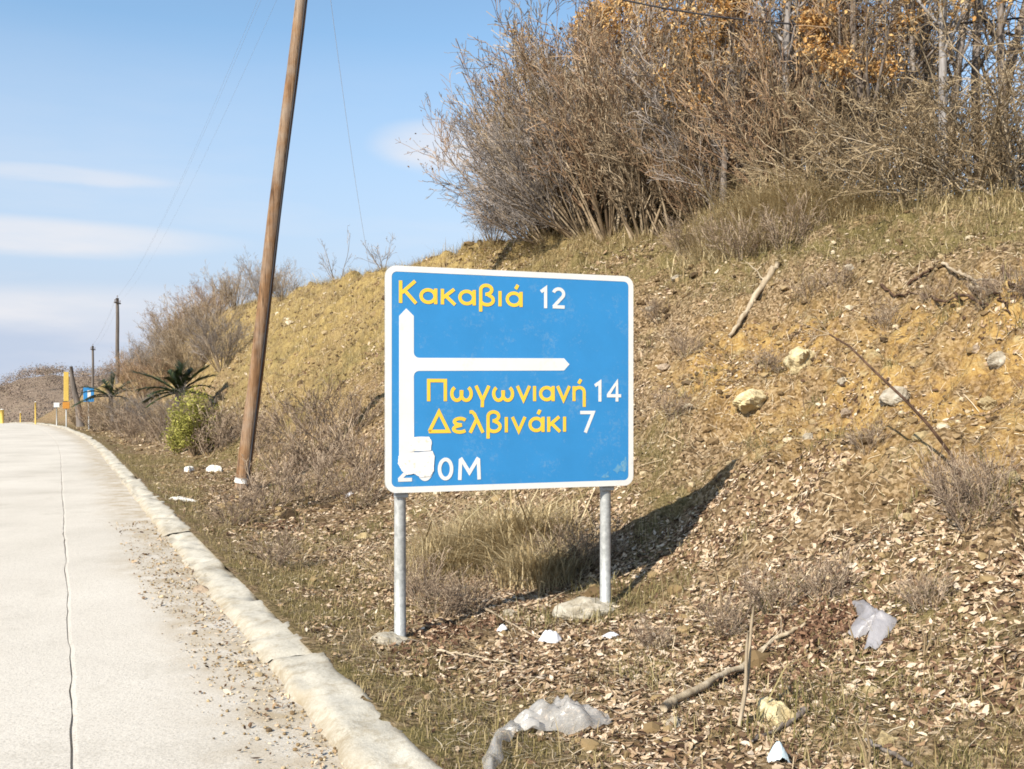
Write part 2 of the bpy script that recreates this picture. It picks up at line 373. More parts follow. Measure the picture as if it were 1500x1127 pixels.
M_CONC = mat('old_footing_concrete', b_stone((.19, .155, .105), (.36, .32, .255), (.46, .42, .35)), .9, .15)
def b_plastic(c, tr):
    def f(n):
        x = n.noise(13, 5, .6); n.color(n.ramp(x, [(.3, tuple(v*.85 for v in c)), (.7, c)])); n.bump(x, .5, .02)
        t = n.n('ShaderNodeBsdfTransparent'); m_ = n.n('ShaderNodeMixShader'); n.link(n.mapr(n.noise(6, 4), .3, .7, tr*.5, min(tr*1.5, .9)), m_.inputs[0])
        n.link(n.b.outputs[0], m_.inputs[1]); n.link(t.outputs[0], m_.inputs[2]); n.link(m_.outputs[0], n.nt.nodes['Material Output'].inputs[0])
    return f
M_FILM = mat('clear_plastic_film', b_plastic((.46, .44, .42), .45), .25, .6)
M_GREYFILM = mat('grey_plastic_film', b_plastic((.33, .315, .33), .16), .4, .5)
M_LITTERW = mat('white_litter', b_plastic((.66, .65, .68), 0.0), .5, .4)
M_LITTERB = mat('pale_blue_litter', b_plastic((.62, .74, .80), 0.0), .4, .5)
M_WIRE = mat('dark_cable', lambda n: n.flat((.02, .018, .022)), .6, .3)
M_THINW = mat('weathered_thin_wire', lambda n: n.flat((.30, .34, .42)), .5, .4)
M_STEELW = mat('steel_wire', lambda n: n.flat((.55, .57, .62)), .4, .5)
M_FARPOLE = mat('grey_pole_wood', lambda n: n.color(n.ramp(n.noise(6, 4, .6, (1, 1, .1)), [(.4, (.10, .085, .075)), (.6, (.17, .145, .13))])), .9, .1)
M_MARK_Y = mat('yellow_marker_paint', b_paint((.55, .38, .085), .1), .6, .3)
M_MARK_O = mat('orange_marker_paint', b_paint((.48, .21, .035), .1), .6, .3)
M_CERAMIC = mat('brown_ceramic', lambda n: n.flat((.12, .05, .025)), .3, .5)

# ------------------------------------------------------------------ ground, road, kerb, bank
def grid(sv, lv):
    S, L = np.meshgrid(sv, lv, indexing='ij'); n, m = len(sv), len(lv)
    i = np.arange(n-1)[:, None]*m+np.arange(m-1)[None, :]
    return S.ravel(), L.ravel(), np.stack([i, i+m, i+m+1, i+1], -1).reshape(-1, 4)
def soil_attr(o, rgb):
    a = o.data.color_attributes.new('soil', 'FLOAT_COLOR', 'POINT')
    a.data.foreach_set('color', np.concatenate([rgb, np.ones((len(rgb), 1))], 1).astype(np.float32).ravel())
sv = np.concatenate([np.arange(-60, 160, 4), np.geomspace(160, 3000, 30)]); sv = np.concatenate([-np.geomspace(2500, 70, 12), sv])
lv = np.concatenate([-np.geomspace(2500, 16, 24), np.arange(-14, 90, 4), np.geomspace(92, 2500, 20)])
S, L, Fq = grid(sv, lv); X = S*U[0]+L*W[0]; Y = S*U[1]+L*W[1]
Z = zroad(S)-.22-.5*sst(8, 30, L)-3*sst(-14, -60, L)-6*sst(160, 400, S)+2.0*fbm(S*.01, L*.01, 5, 3)*sst(20, 100, np.abs(L)+np.clip(S-200, 0, 999))
tag(obj('ground', np.stack([X, Y, Z], 1), Fq, M_GROUND, smooth=True), kind='structure')

sv = np.concatenate([np.arange(-14, 2, .5), np.arange(2, 22, .10), np.arange(22, 60, .4), np.arange(60, 210, 1.5)])
jw = .002+.008*np.abs(vnoise(sv*1.7, sv*0, 77)); jx = .066+.018*vnoise(sv*.9, sv*0, 78)+.012*vnoise(sv*4, sv*0, 79)
VV, FF, AA, c0 = [], [], [], 0
for side in (0, 1):
    lv = np.array([0, .02, .06, .12, .2, .3, .4, .5, .6, .7, .8, .88, .94, 1.0]) if side else np.array([0, .03, .1, .2, .35, .5, .7, .85, 1.0])
    S, L, Fq = grid(sv, lv); J = np.repeat(jx, len(lv)); Wd = np.repeat(jw, len(lv))
    lat = (J+Wd)+L*(1.20-(J+Wd)) if side else -6.6+L*(J-Wd+6.6)
    X, Y = to_world(S, lat); Z = zroad(S)+.010*fbm(S*.7, lat*.9, 8, 2)
    edge = (L == 0) if side else (L == 1.0)
    Z = Z-.003*edge
    VV.append(np.stack([X, Y, Z], 1)); FF.append(Fq+c0); c0 += len(X)
    dirt = sst(.40, 1.0, lat+.25*fbm(S*.8, lat*2, 9, 3))
    AA.append(np.stack([dirt, dirt*0, dirt*0], 1))
    # slab edge down into the joint
    e = np.where(edge)[0]; b = np.stack([X[e], Y[e], Z[e]-.09], 1); k = len(e)
    VV.append(b); AA.append(np.zeros((k, 3))); a0 = e+c0-len(X)
    q = np.stack([a0[:-1], a0[1:], c0+np.arange(1, k), c0+np.arange(0, k-1)], 1); FF.append(q); c0 += k
n_ = len(sv); a_, b_ = to_world(sv, jx-jw-.004); c_, d_ = to_world(sv, jx+jw+.004); zz = zroad(sv)-.020
VV += [np.stack([a_, b_, zz], 1), np.stack([c_, d_, zz], 1)]; AA.append(np.tile([[.8, 0, 0]], (2*n_, 1))); i_ = np.arange(n_-1)+c0; FF.append(np.stack([i_, i_+n_, i_+n_+1, i_+1], 1))
road = obj('road', np.concatenate(VV), np.concatenate(FF), M_ROAD, smooth=False); soil_attr(road, np.concatenate(AA)); tag(road, kind='structure')

VV, FF, c0 = [], [], 0; KD = []
rng = np.random.default_rng(5); s0 = -8.0
while s0 < 125:
    ln = rng.uniform(2.0, 3.4); sv = np.arange(s0, s0+ln-.03, .035 if s0 < 14 else (.08 if s0 < 30 else .3)); dz = rng.uniform(-.012, .012); dl = rng.uniform(-.015, .015)
    prof = np.array([(1.12, -.03), (1.13, .004), (1.15, .020), (1.18, .040), (1.205, .050), (1.24, .054), (1.28, .058), (1.32, .060), (1.36, .063), (1.40, .066), (1.43, .064), (1.455, .05), (1.47, -.05)])
    S, L, Fq = grid(sv, np.arange(len(prof))); L = L.astype(int)
    endm = np.minimum(np.abs(S-sv[0]), np.abs(S-sv[-1])); chip = .03*np.exp(-endm/.05)
    brk = sst(.10, .3, fbm(S*1.3, S*0+3, 16, 3))*np.exp(-((L-10)/2.2)**2)*.05+sst(.14, .3, fbm(S*2.1, S*0+8, 17, 3))*np.exp(-((L-4)/1.8)**2)*.03
    lat = prof[L, 0]+dl+.045*fbm(S*3.5, L*.2, 13, 4)*(L > 0); z = zroad(S)+prof[L, 1]+(dz+.022*fbm(S*5, L*.45, 14, 4)-chip-brk)*((L > 1) & (L < 12))
    X, Y = to_world(S, lat); VV.append(np.stack([X, Y, z], 1)); FF.append(Fq+c0)
    kd = np.maximum(1-L/5.0, sst(8, 11.5, L))*.85; KD.append(np.stack([np.clip(kd, 0, 1), kd*0, kd*0], 1))
    c0 += len(X); s0 += ln
kerb_o = obj('kerb', np.concatenate(VV), np.concatenate(FF), M_KERB, smooth=True); soil_attr(kerb_o, np.concatenate(KD)); tag(kerb_o, kind='structure')

sv = np.concatenate([np.arange(-8, 1.6, .2), np.arange(1.6, 14, .036), np.arange(14, 30, .09), np.arange(30, 70, .28), np.arange(70, 166, 1.2)])
lv = np.concatenate([np.arange(1.40, 9.6, .036), np.arange(9.6, 15, .12), np.arange(15, 30, .8), np.arange(30, 90, 5)])
S, L, Fq = grid(sv, lv); X, Y = to_world(S, L)
Z = H(S, L)-4*sst(45, 88, L)*sst(1, 3, H(S, L, False))
bank_o = obj('hillside', np.stack([X, Y, Z], 1), Fq, M_SOIL, smooth=True)
def zones(S, L):
    nb = fbm(S*.45, L*.6, 71, 3)
    ochre = sst(4.6, 6.2, L)*(1-sst(7.0, 7.7, L))*(1-sst(9, 14, S))*np.clip(.68+2.8*fbm(S*.6+3, L*.6, 72, 4)+.4*sst(9.5, 6.0, S), 0, 1)
    straw = sst(15, 24, S)*sst(4.2, 5.6, L)*np.clip(.75+nb, 0, 1)+.35*sst(6, 9, L)*sst(12, 18, S)
    green = np.clip(.15+1.6*nb, 0, 1)*(1-sst(3.6, 5.0, L))*.7+sst(7.3, 8.2, L)*(1-sst(16, 22, S))*np.clip(.95+.8*nb, 0, 1)+.8*np.clip(3.2*fbm(S*.8+9, L*.8, 74, 3)-.25, 0, 1)*(1-sst(6.5, 7.5, L))+.5*(1-sst(1.9, 2.5, L))
    return np.clip(ochre, 0, 1), np.clip(green, 0, 1), np.clip(straw, 0, 1)
soil_attr(bank_o, np.stack(zones(S, L), 1)); tag(bank_o, kind='structure')

# far hills beyond the crest of the road
def far_h(x, y):
    px = 750+F_PX*x/y
    sk = np.interp(px, [-900, -250, -60, 0, 28, 80, 120, 160, 200, 260, 340, 420, 700], [570, 556, 566, 566, 549, 541, 547, 543, 533, 528, 535, 560, 592])
    zt = EYE+(HORIZON-sk)/F_PX*360
    t = sst(215, 372, y)*(1-.5*sst(390, 620, y)); return -9+(zt+9)*t+3.0*fbm(x*.03, y*.03, 15, 3)*t
xs = np.arange(-560, 60, 5.0); ys = np.arange(205, 640, 6.0); S, L, Fq = grid(xs, ys)
tag(obj('far_hills', np.stack([S, L, far_h(S, L)-1.2], 1), Fq, M_FARHILL, smooth=True), kind='structure')

# ------------------------------------------------------------------ scattered ground cover (nobody could count it)
def in_view(X, Y, m=230):
    px = 750+F_PX*X/np.maximum(Y, .1); return (Y > 1.2) & (px > -m) & (px < 1500+m)
def sample(rng, n, s0, s1, l0, l1, dens=None):
    S = rng.uniform(s0, s1, n); L = rng.uniform(l0, l1, n); X, Y = to_world(S, L); ok = in_view(X, Y)
    if dens is not None: ok &= rng.random(n) < dens(S, L)
    return S[ok], L[ok], X[ok], Y[ok]
def surf(S, L):
    return np.where(L > 1.44, H(S, L), np.where(L > 1.15, zroad(S)+.085, zroad(S)+.005))
def normals(S, L):
    e = .05; X, Y = to_world(S, L); z0 = surf(S, L); X1, Y1 = to_world(S+e, L); X2, Y2 = to_world(S, L+e)
    a = np.stack([X1-X, Y1-Y, surf(S+e, L)-z0], 1); b = np.stack([X2-X, Y2-Y, surf(S, L+e)-z0], 1)
    n = np.cross(b, a); n /= np.linalg.norm(n, axis=1)[:, None]+1e-9; n[n[:, 2] < 0] *= -1; return n, np.stack([X, Y, z0], 1)
def leaves_geo(rng, C, Nn, size, tilt=.5):
    n = len(C); Nn = Nn+rng.normal(0, tilt, (n, 3)); Nn /= np.linalg.norm(Nn, axis=1)[:, None]
    A = np.cross(Nn, rng.normal(0, 1, (n, 3))); A /= np.linalg.norm(A, axis=1)[:, None]+1e-9; B = np.cross(Nn, A)
    l = size[:, None]; w = l*rng.uniform(.28, .62, (n, 1)); up = Nn*l*rng.uniform(-.05, .22, (n, 1)); up2 = Nn*l*rng.uniform(-.05, .25, (n, 1)); a1 = rng.uniform(.12, .32, (n, 1)); a2 = rng.uniform(.05, .30, (n, 1))
    V = np.stack([C-A*l*.5+up2, C-A*l*a1+B*w*.5+up, C+A*l*a2+B*w*.42+up, C+A*l*.5+up2*.7, C+A*l*a1-B*w*.42+up*.8, C-A*l*a2-B*w*.5+up*.8], 1).reshape(-1, 3)
    i = np.arange(n)[:, None]*6
    return V, np.concatenate([i+np.array([[0, 1, 2, 3]]), i+np.array([[0, 3, 4, 5]])], 0)
rng = np.random.default_rng(11)
def litter_dens(S, L):
    return np.clip(.18+1.3*fbm(S*.8, L*.8, 81, 3)+1.5*fbm(S*3, L*3, 82, 2)+.75*(1-sst(4.2, 5.6, L))*sst(2.0, 3.0, L)*(1-.6*sst(5, 8, S))+.25*(1-sst(4.2, 5.6, L))+.2*sst(7.5, 9, L)-.45*(1-sst(1.7, 2.8, L)), .03, 1)
VV, FF, c0 = [], [], 0
for n, a, b, l0, l1, m, sg in ((105000, 1.5, 10, 1.50, 5.2, .029, .50), (50000, 1.5, 10, 5.2, 9.5, .027, .45), (48000, 10, 22, 1.55, 10, .05, .35), (20000, 22, 60, 1.6, 10, .085, .3)):
    S, L, X, Y = sample(rng, n, a, b, l0, l1, litter_dens); Nn, C = normals(S, L)
    V, Fc = leaves_geo(rng, C+Nn*.006, Nn, m*np.exp(np.minimum(rng.normal(0, sg, len(C)), .75)), .30); VV.append(V); FF.append(Fc+c0); c0 += len(V)
tag(obj('leaf_litter', np.concatenate(VV), np.concatenate(FF), M_LITTER), 'dry fallen leaves scattered over the verge and bank', 'leaf litter', kind='stuff')
VV, FF, c0 = [], [], 0
for n, a, b, l0, l1, m in ((60000, 1.5, 11, 1.5, 9.5, .065), (14000, 11, 26, 1.5, 10, .12), (7000, 26, 60, 1.6, 10, .2)):
    S, L, X, Y = sample(rng, n, a, b, l0, l1, lambda S, L: np.clip(.45+1.2*fbm(S*1.1, L*1.1, 83, 3), .05, 1)); Nn, C = normals(S, L); k = len(C)
    A = np.cross(Nn, rng.normal(0, 1, (k, 3))); A = A+Nn*rng.normal(0, .25, (k, 1)); A /= np.linalg.norm(A, axis=1)[:, None]; B = np.cross(Nn, A); ln = (m*np.exp(rng.normal(0, .5, k)))[:, None]; w = (.0022+ln*.018)*rng.uniform(.6, 1.3, (k, 1)); C = C+Nn*rng.uniform(.004, .022, (k, 1))
    Mi = C+B*ln*rng.normal(0, .06, (k, 1)); V = np.stack([C-A*ln*.5-B*w*.5, C-A*ln*.5+B*w*.5, Mi+B*w*.5, C+A*ln*.5+B*w*.3, C+A*ln*.5-B*w*.3, Mi-B*w*.5], 1).reshape(-1, 3); i = np.arange(k)[:, None]*6
    VV.append(V); FF.append(np.concatenate([i+np.array([[0, 5, 2, 1]]), i+np.array([[5, 4, 3, 2]])], 0)+c0); c0 += len(V)
tag(obj('twig_litter', np.concatenate(VV), np.concatenate(FF), M_STALKS), 'broken stalks, straw and twigs strewn over the verge and bank', 'twig litter', kind='stuff')
# darker drifts of old leaves in hollows
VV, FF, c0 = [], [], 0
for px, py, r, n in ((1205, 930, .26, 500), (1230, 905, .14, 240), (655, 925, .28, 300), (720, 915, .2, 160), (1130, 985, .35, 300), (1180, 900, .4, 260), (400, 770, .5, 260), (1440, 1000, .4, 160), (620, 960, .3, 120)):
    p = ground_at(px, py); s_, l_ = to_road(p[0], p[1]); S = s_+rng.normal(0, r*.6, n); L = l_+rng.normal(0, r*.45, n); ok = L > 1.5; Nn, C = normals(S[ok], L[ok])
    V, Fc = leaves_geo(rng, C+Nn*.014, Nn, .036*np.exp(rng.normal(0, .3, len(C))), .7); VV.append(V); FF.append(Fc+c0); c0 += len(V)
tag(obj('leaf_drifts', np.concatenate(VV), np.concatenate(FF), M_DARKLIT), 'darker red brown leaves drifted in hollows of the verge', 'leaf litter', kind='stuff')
# pebbles and gravel
CB = [(-1, -1, -1), (1, -1, -1), (1, 1, -1), (-1, 1, -1), (-1, -1, 1), (1, -1, 1), (1, 1, 1), (-1, 1, 1)]
OCT = np.array([(1, 0, 0), (0, 1, 0), (-1, 0, 0), (0, -1, 0), (0, 0, 1), (0, 0, -1)]+[tuple(.62*v for v in c) for c in CB], float)
OF = np.array([(f, 6+q[i], 6+q[(i+1) % 4]) for f, q in ((4, (4, 5, 6, 7)), (5, (3, 2, 1, 0)), (0, (1, 2, 6, 5)), (2, (0, 4, 7, 3)), (1, (2, 3, 7, 6)), (3, (0, 1, 5, 4))) for i in range(4)])
def pebbles_geo(rng, C, size):
    n = len(C); V = OCT[None]*rng.uniform(.72, 1.1, (n, 14, 1))*size[:, None, None]*np.stack([rng.uniform(.6, 1, n), rng.uniform(.6, 1, n), rng.uniform(.4, .7, n)], 1)[:, None, :]
    a = rng.uniform(0, 6.3, n); ca, sa = np.cos(a)[:, None], np.sin(a)[:, None]
    V = np.stack([V[..., 0]*ca-V[..., 1]*sa, V[..., 0]*sa+V[..., 1]*ca, V[..., 2]], -1)+C[:, None, :]
    return V.reshape(-1, 3), (np.arange(n)[:, None, None]*14+OF[None]).reshape(-1, 3)
VV, FF, c0 = [], [], 0
pd = lambda S, L: np.clip(.25+.9*fbm(S*.9, L*.9, 85, 3)+.5*sst(4, 6, L), .03, 1)
for n, a, b, l0, l1, m in ((12000, 1.5, 11, 1.6, 9, .011), (2800, 1.5, 12, 2.8, 9, .021), (220, 2, 13, 4.4, 8.6, .038), (5000, 11, 26, 1.6, 9, .021), (2500, 26, 60, 2, 9, .05)):
    S, L, X, Y = sample(rng, n, a, b, l0, l1, pd); C = np.stack([X, Y, surf(S, L)+m*.1], 1); V, Fc = pebbles_geo(rng, C, m*np.exp(rng.normal(0, .45, len(C)))); VV.append(V); FF.append(Fc+c0); c0 += len(V)
tag(obj('bank_pebbles', np.concatenate(VV), np.concatenate(FF), M_PEBBLE), 'small stones lying loose over the bank', 'pebbles', kind='stuff')
VV, FF, c0 = [], [], 0
for n, a, b, m in ((9000, 2, 11, .020), (6000, 11, 26, .035), (2500, 26, 60, .045)):
    S, L, X, Y = sample(rng, n, a, b, 2.0, 9.2, lambda S, L: np.clip(.1+1.5*fbm(S*1.3, L*1.3, 87, 3)+.4*sst(4, 6, L), .02, 1)); C = np.stack([X, Y, surf(S, L)+m*.15], 1); V, Fc = pebbles_geo(rng, C, m*np.exp(rng.normal(0, .5, len(C)))); VV.append(V); FF.append(Fc+c0); c0 += len(V)
tag(obj('soil_clods', np.concatenate(VV), np.concatenate(FF), M_CLOD), 'brown crumbs and clods of earth lying over the bank', 'soil clods', kind='stuff')
gd = lambda S, L: np.clip(sst(.55, 1.1, L+.3*fbm(S*.9, L, 91, 2))*(1.1-.8*sst(6, 14, S)), 0, 1)
S, L, X, Y = sample(rng, 4500, 1.5, 14, .6, 1.16, gd); C = np.stack([X, Y, zroad(S)+.005], 1)
V, Fc = pebbles_geo(rng, C, .0060*np.exp(rng.normal(0, .5, len(C))))
S2, L2, X, Y = sample(rng, 1500, 1.5, 14, .6, 1.15, gd); Nn, C2 = normals(S2, L2); V2, F2 = leaves_geo(rng, C2+Nn*.006, Nn, .024*np.exp(rng.normal(0, .4, len(C2))))
tag(obj('gutter_gravel', np.concatenate([V, ]), Fc, M_PEBBLE), 'loose gravel washed along the foot of the kerb', 'gravel', kind='stuff')
tag(obj('gutter_leaves', V2, F2, M_LITTER), 'dead leaves caught along the foot of the kerb', 'leaf litter', kind='stuff')
# grass blades
def blades_geo(rng, C, h, lean=.6):
    n = len(C); a = rng.uniform(0, 6.3, n); d = np.stack([np.cos(a), np.sin(a), 0*a], 1); w = np.stack([-np.sin(a), np.cos(a), 0*a], 1)*(h*rng.uniform(.006, .012, n)+.0014)[:, None]
    up = np.array([0, 0, 1.0]); k = rng.uniform(.1, lean, n)[:, None]; hh = h[:, None]
    M1 = C+up*hh*.6+d*k*hh*.35; T = C+up*hh*rng.uniform(.7, 1, n)[:, None]+d*k*hh
    V = np.stack([C-w, C+w, M1+w*.7, M1-w*.7, T], 1).reshape(-1, 3); i = np.arange(n)[:, None]*5
    return V, np.concatenate([i+np.array([[0, 1, 2]]), i+np.array([[0, 2, 3]]), i+np.array([[3, 2, 4]])], 0)
def grass_obj(name, specs, m, label):
    VV, FF, c0 = [], [], 0
    for n, a, b, l0, l1, h, dn, lean in specs:
        S, L, X, Y = sample(rng, n, a, b, l0, l1, dn); C = np.stack([X, Y, surf(S, L)-.01], 1)
        V, Fc = blades_geo(rng, C, h*np.exp(rng.normal(0, .4, len(C))), lean); VV.append(V); FF.append(Fc+c0); c0 += len(V)
    return tag(obj(name, np.concatenate(VV), np.concatenate(FF), m), label, 'grass', kind='stuff')
gz = lambda S, L: np.clip(zones(S, L)[1]*1.1-.12+.8*fbm(S*1.6, L*1.6, 93, 2), 0.02, 1)
grass_obj('short_grass', ((130000, 1.5, 11, 1.45, 6.0, .042, gz, 1.3), (50000, 11, 30, 1.45, 5.0, .07, gz, 1.2), (90000, 4, 18, 7.2, 11.5, .075, gz, 1.6)), M_GRASS, 'short olive and yellow grass tufts on the verge and bank top')
sz = lambda S, L: np.clip(zones(S, L)[2]*.9+.5*fbm(S*1.2, L*1.2, 95, 2), 0.0, 1)
edge = lambda S, L: np.clip(.2+1.6*fbm(S*1.1, L*1.1, 96, 2)+.7*sst(9.2, 9.8, L)*(1-sst(10.5, 11.5, L)), 0, 1)
grass_obj('dry_grass', ((60000, 14, 36, 4.2, 10, .15, sz, 1.8), (44000, 36, 90, 3.5, 10.5, .26, sz, 1.7), (46000, 5, 24, 8.5, 11.5, .17, edge, 1.7), (9000, 2, 11, 1.7, 6.5, .09, lambda S, L: np.clip(.1+1.1*fbm(S*1.5, L*1.5, 97, 2), 0, 1), 1.2)), M_STRAW, 'dry straw coloured grass on the slope and along its top')
tz = lambda S, L: np.clip(7*fbm(S*2.4, L*2.4, 98, 2)-1.55, 0, 1)*sst(2.2, 3.2, L)
grass_obj('slope_tufts', ((90000, 2, 12, 2.0, 9, .085, tz, 1.5), (60000, 12, 30, 2.5, 9, .13, tz, 1.5)), M_TUFT, 'small tufts of faded grass dotted over the bank', )
# tall tawny grass clump behind the sign, on which part of its shadow falls
VV, FF, c0 = [], [], 0
for px, py, r, n, h in ((700, 825, .46, 5600, .24), (750, 815, .42, 5200, .27), (790, 845, .28, 2600, .20), (655, 840, .34, 2800, .17), (1170, 330, .7, 4200, .32), (1120, 345, .7, 3000, .36), (1225, 318, .6, 3600, .28), (1060, 352, .6, 1800, .3)):
    p = ground_at(px, py); X = p[0]+rng.normal(0, r*.5, n); Y = p[1]+rng.normal(0, r*.5, n); C = np.stack([X, Y, Hxy(X, Y)-.01], 1)
    V, Fc = blades_geo(rng, C, h*np.exp(rng.normal(0, .35, n)), 2.3); VV.append(V); FF.append(Fc+c0); c0 += len(V)
tag(obj('tawny_grass', np.concatenate(VV), np.concatenate(FF), M_TAWNY), 'taller tawny grass behind the blue sign and on the bank top', 'grass', kind='stuff')

# ------------------------------------------------------------------ branching plants
def grow(rng, p, d, length, r, level, P, out):
    n = P['seg'][level]; pts = [np.array(p, float)]; d = np.array(d, float); d /= np.linalg.norm(d)
    for i in range(n):
        d = d+rng.normal(0, P['jit'][level], 3)+np.array([0, 0, P['up'][level]]); d /= np.linalg.norm(d)
        pts.append(pts[-1]+d*length/n)
    pts = np.array(pts); R = r*np.linspace(1, P['tip'][level], n+1); out[level].append((pts, np.maximum(R, P['rmin'])))
    if level+1 >= len(P['num']): return
    for c in range(int(P['num'][level+1]*rng.uniform(.7, 1.3)+.5)):
        t = rng.uniform(P['from'][level+1], 1.0); q = t*n; i = min(int(q), n-1); pos = pts[i]+(pts[i+1]-pts[i])*(q-i)
        pd_ = pts[i+1]-pts[i]; pd_ /= np.linalg.norm(pd_)
        ax = rng.normal(0, 1, 3); ax -= pd_*ax.dot(pd_); ax /= np.linalg.norm(ax)+1e-9
        an = math.radians(rng.uniform(*P['ang'][level+1])); cd = pd_*math.cos(an)+ax*math.sin(an)
        grow(rng, pos, cd, length*P['len'][level+1]*rng.uniform(.6, 1.2)*(1.15-.55*t), max(R[i]*P['rad'][level+1], P['rmin']), level+1, P, out)
def plant(name, seed, P, stems, spread, height, r0, mat_stem, mat_twig, leaf=None, base_r=.15, sides=(6, 3), stem_levels=1, lean=(0, 0), part_names=('trunk', 'crown')):
    """one plant > stems / twigs (/ leaves); stands at its own base"""
    rng = np.random.default_rng(seed); out = [[] for _ in P['num']]
    for k in range(stems):
        a = rng.uniform(0, 2*math.pi) if stems > 1 else 0; sp = spread*math.sqrt(rng.random())
        d = np.array([math.cos(a)*sp+lean[0], math.sin(a)*sp+lean[1], 1.0]); b = np.array([math.cos(a), math.sin(a), 0])*base_r*rng.random(); b[2] = -.12
        grow(rng, b, d, height*rng.uniform(.65, 1.1), r0*rng.uniform(.6, 1.2), 0, P, out)
    root = empty(name)
    st = [q for l in out[:stem_levels] for q in l]; tw = [q for l in out[stem_levels:] for q in l]
    V, Fc = tubes(st, sides[0]); obj(part_names[0], V, Fc, mat_stem, root, True)
    V, Fc = tubes(tw, sides[1]); obj(part_names[1], V, Fc, mat_twig, root)
    if leaf:
        m, n, size, lo, hi, cl = leaf
        ends = np.array([q[0][-1] for q in out[-1]]+[q[0][len(q[0])//2] for q in out[-1]])
        h = ends[:, 2]; f = fbm(ends[:, 0]*cl+seed, ends[:, 2]*cl+ends[:, 1]*cl*.6, seed, 2); ok = (h > lo) & (h < hi) & (f > .12); ends = ends[ok] if ok.sum() > 20 else ends
        C = ends[rng.integers(0, len(ends), n)]+rng.normal(0, .10, (n, 3)); V, Fc = leaves_geo(rng, C, rng.normal(0, 1, (n, 3)), size*np.exp(rng.normal(0, .25, n)), .3)
        obj('leaves', V, Fc, m, root)
    return root
P_SHRUB = dict(seg=(7, 5, 4, 3), jit=(.07, .12, .16, .2), up=(.02, .05, .06, .05), tip=(.25, .3, .4, .6), rmin=.0042, num=(1, 9, 5, 2.4), **{'from': (0, .2, .15, .1)}, ang=((0, 0), (18, 42), (18, 45), (20, 50)), len=(1, .45, .5, .55), rad=(1, .5, .55, .7))
P_TREE = dict(seg=(9, 7, 6, 4), jit=(.05, .12, .16, .2), up=(.01, .06, .05, .02), tip=(.3, .25, .3, .5), rmin=.0055, num=(1, 15, 9, 6), **{'from': (0, .2, .2, .15)}, ang=((0, 0), (25, 60), (25, 55), (25, 60)), len=(1, .42, .45, .5), rad=(1, .45, .5, .6))
P_ARCH = dict(seg=(9, 6, 5, 3), jit=(.10, .16, .2, .2), up=(-.05, -.02, .02, .02), tip=(.3, .3, .4, .6), rmin=.0045, num=(1, 8, 5, 2.5), **{'from': (0, .15, .1, .1)}, ang=((0, 0), (25, 65), (25, 60), (25, 60)), len=(1, .42, .5, .5), rad=(1, .5, .5, .7))
P_WEED = dict(seg=(5, 4, 3), jit=(.10, .16, .2), up=(.02, .05, .05), tip=(.4, .4, .6), rmin=.0030, num=(1, 6, 3), **{'from': (0, .25, .15)}, ang=((0, 0), (20, 50), (20, 55)), len=(1, .45, .5), rad=(1, .6, .7))

# prototypes: first use moves the prototype itself, later uses copy it
class Kind:
    def __init__(s, root): s.root = root; s.used = False
    def put(s, loc, scale, rz, label, cat, group=None, sz=None):
        o = s.root if not s.used else copy_tree(s.root); s.used = True
        o.location = tuple(map(float, loc)); o.scale = (scale, scale, scale*(sz or 1)); o.rotation_euler = (0, 0, rz)
        tag(o, label, cat, group)
        if not group and 'group' in o: del o['group']
        return o
SH = [Kind(plant('bare_shrub', 100+k, P_SHRUB, 26, .75, 3.0, .026, M_TWIG, (M_TWIG, M_TWIG_RED, M_TWIG, M_TWIG_GREY)[k], (M_BROWNLEAF, 900, .045, .3, 3.2, 1.2) if k == 1 else None, .22, (5, 3), 1, part_names=('stems', 'twigs'))) for k in range(4)]
TR = [Kind(plant('bare_tree', 200+k, P_TREE, 1 if k != 2 else 2, .16, 7.0, .11, M_BARK, M_TWIG_GREY if k == 0 else M_TWIG, None, .12, (8, 3), 2)) for k in range(3)]
OAK = [Kind(plant('oak_tree', 300+k, P_TREE, 1, .1, 6.6, .12, M_BARK, M_TWIG, (M_OAKLEAF, 5200, .085, 2.6, 6.5, .8), .1, (8, 3), 2)) for k in range(2)]
LEAN = Kind(plant('bare_shrub', 150, P_SHRUB, 24, .65, 3.3, .026, M_TWIG, M_TWIG_GREY, None, .25, (5, 3), 1, (-.95, -.15), ('stems', 'twigs')))
P_TALL = dict(P_TREE); P_TALL['from'] = (0, .42, .2, .15); P_TALL['num'] = (1, 13, 8, 5); P_TALL['jit'] = (.035, .12, .16, .2)
TL = [Kind(plant('bare_tree', 250+k, P_TALL, 1, .05, 7.5, .095, M_BARK_GREY if k else M_BARK, M_TWIG, (M_OAKLEAF, 1800, .075, 2.6, 7.0, .8), .1, (9, 3), 2)) for k in range(2)]
AR = [Kind(plant('sprawling_shrub', 400+k, P_ARCH, 20, 1.3, 2.9, .024, M_BARK_PALE, M_TWIG_PALE, None, .3, (5, 3), 1, part_names=('stems', 'twigs'))) for k in range(2)]
WD = [Kind(plant('dry_weed', 500+k, P_WEED, 22, .9, .75, .0055, M_WEED, M_WEED, None, .10, (4, 3), 1, part_names=('stems', 'twigs'))) for k in range(3)]
GSHRUBS = 'bare shrubs of the thicket on the bank top'; GTREES = 'bare trees of the thicket on the bank top'; GWEED = 'dead weeds on the verge'
R_ = random.Random(3)
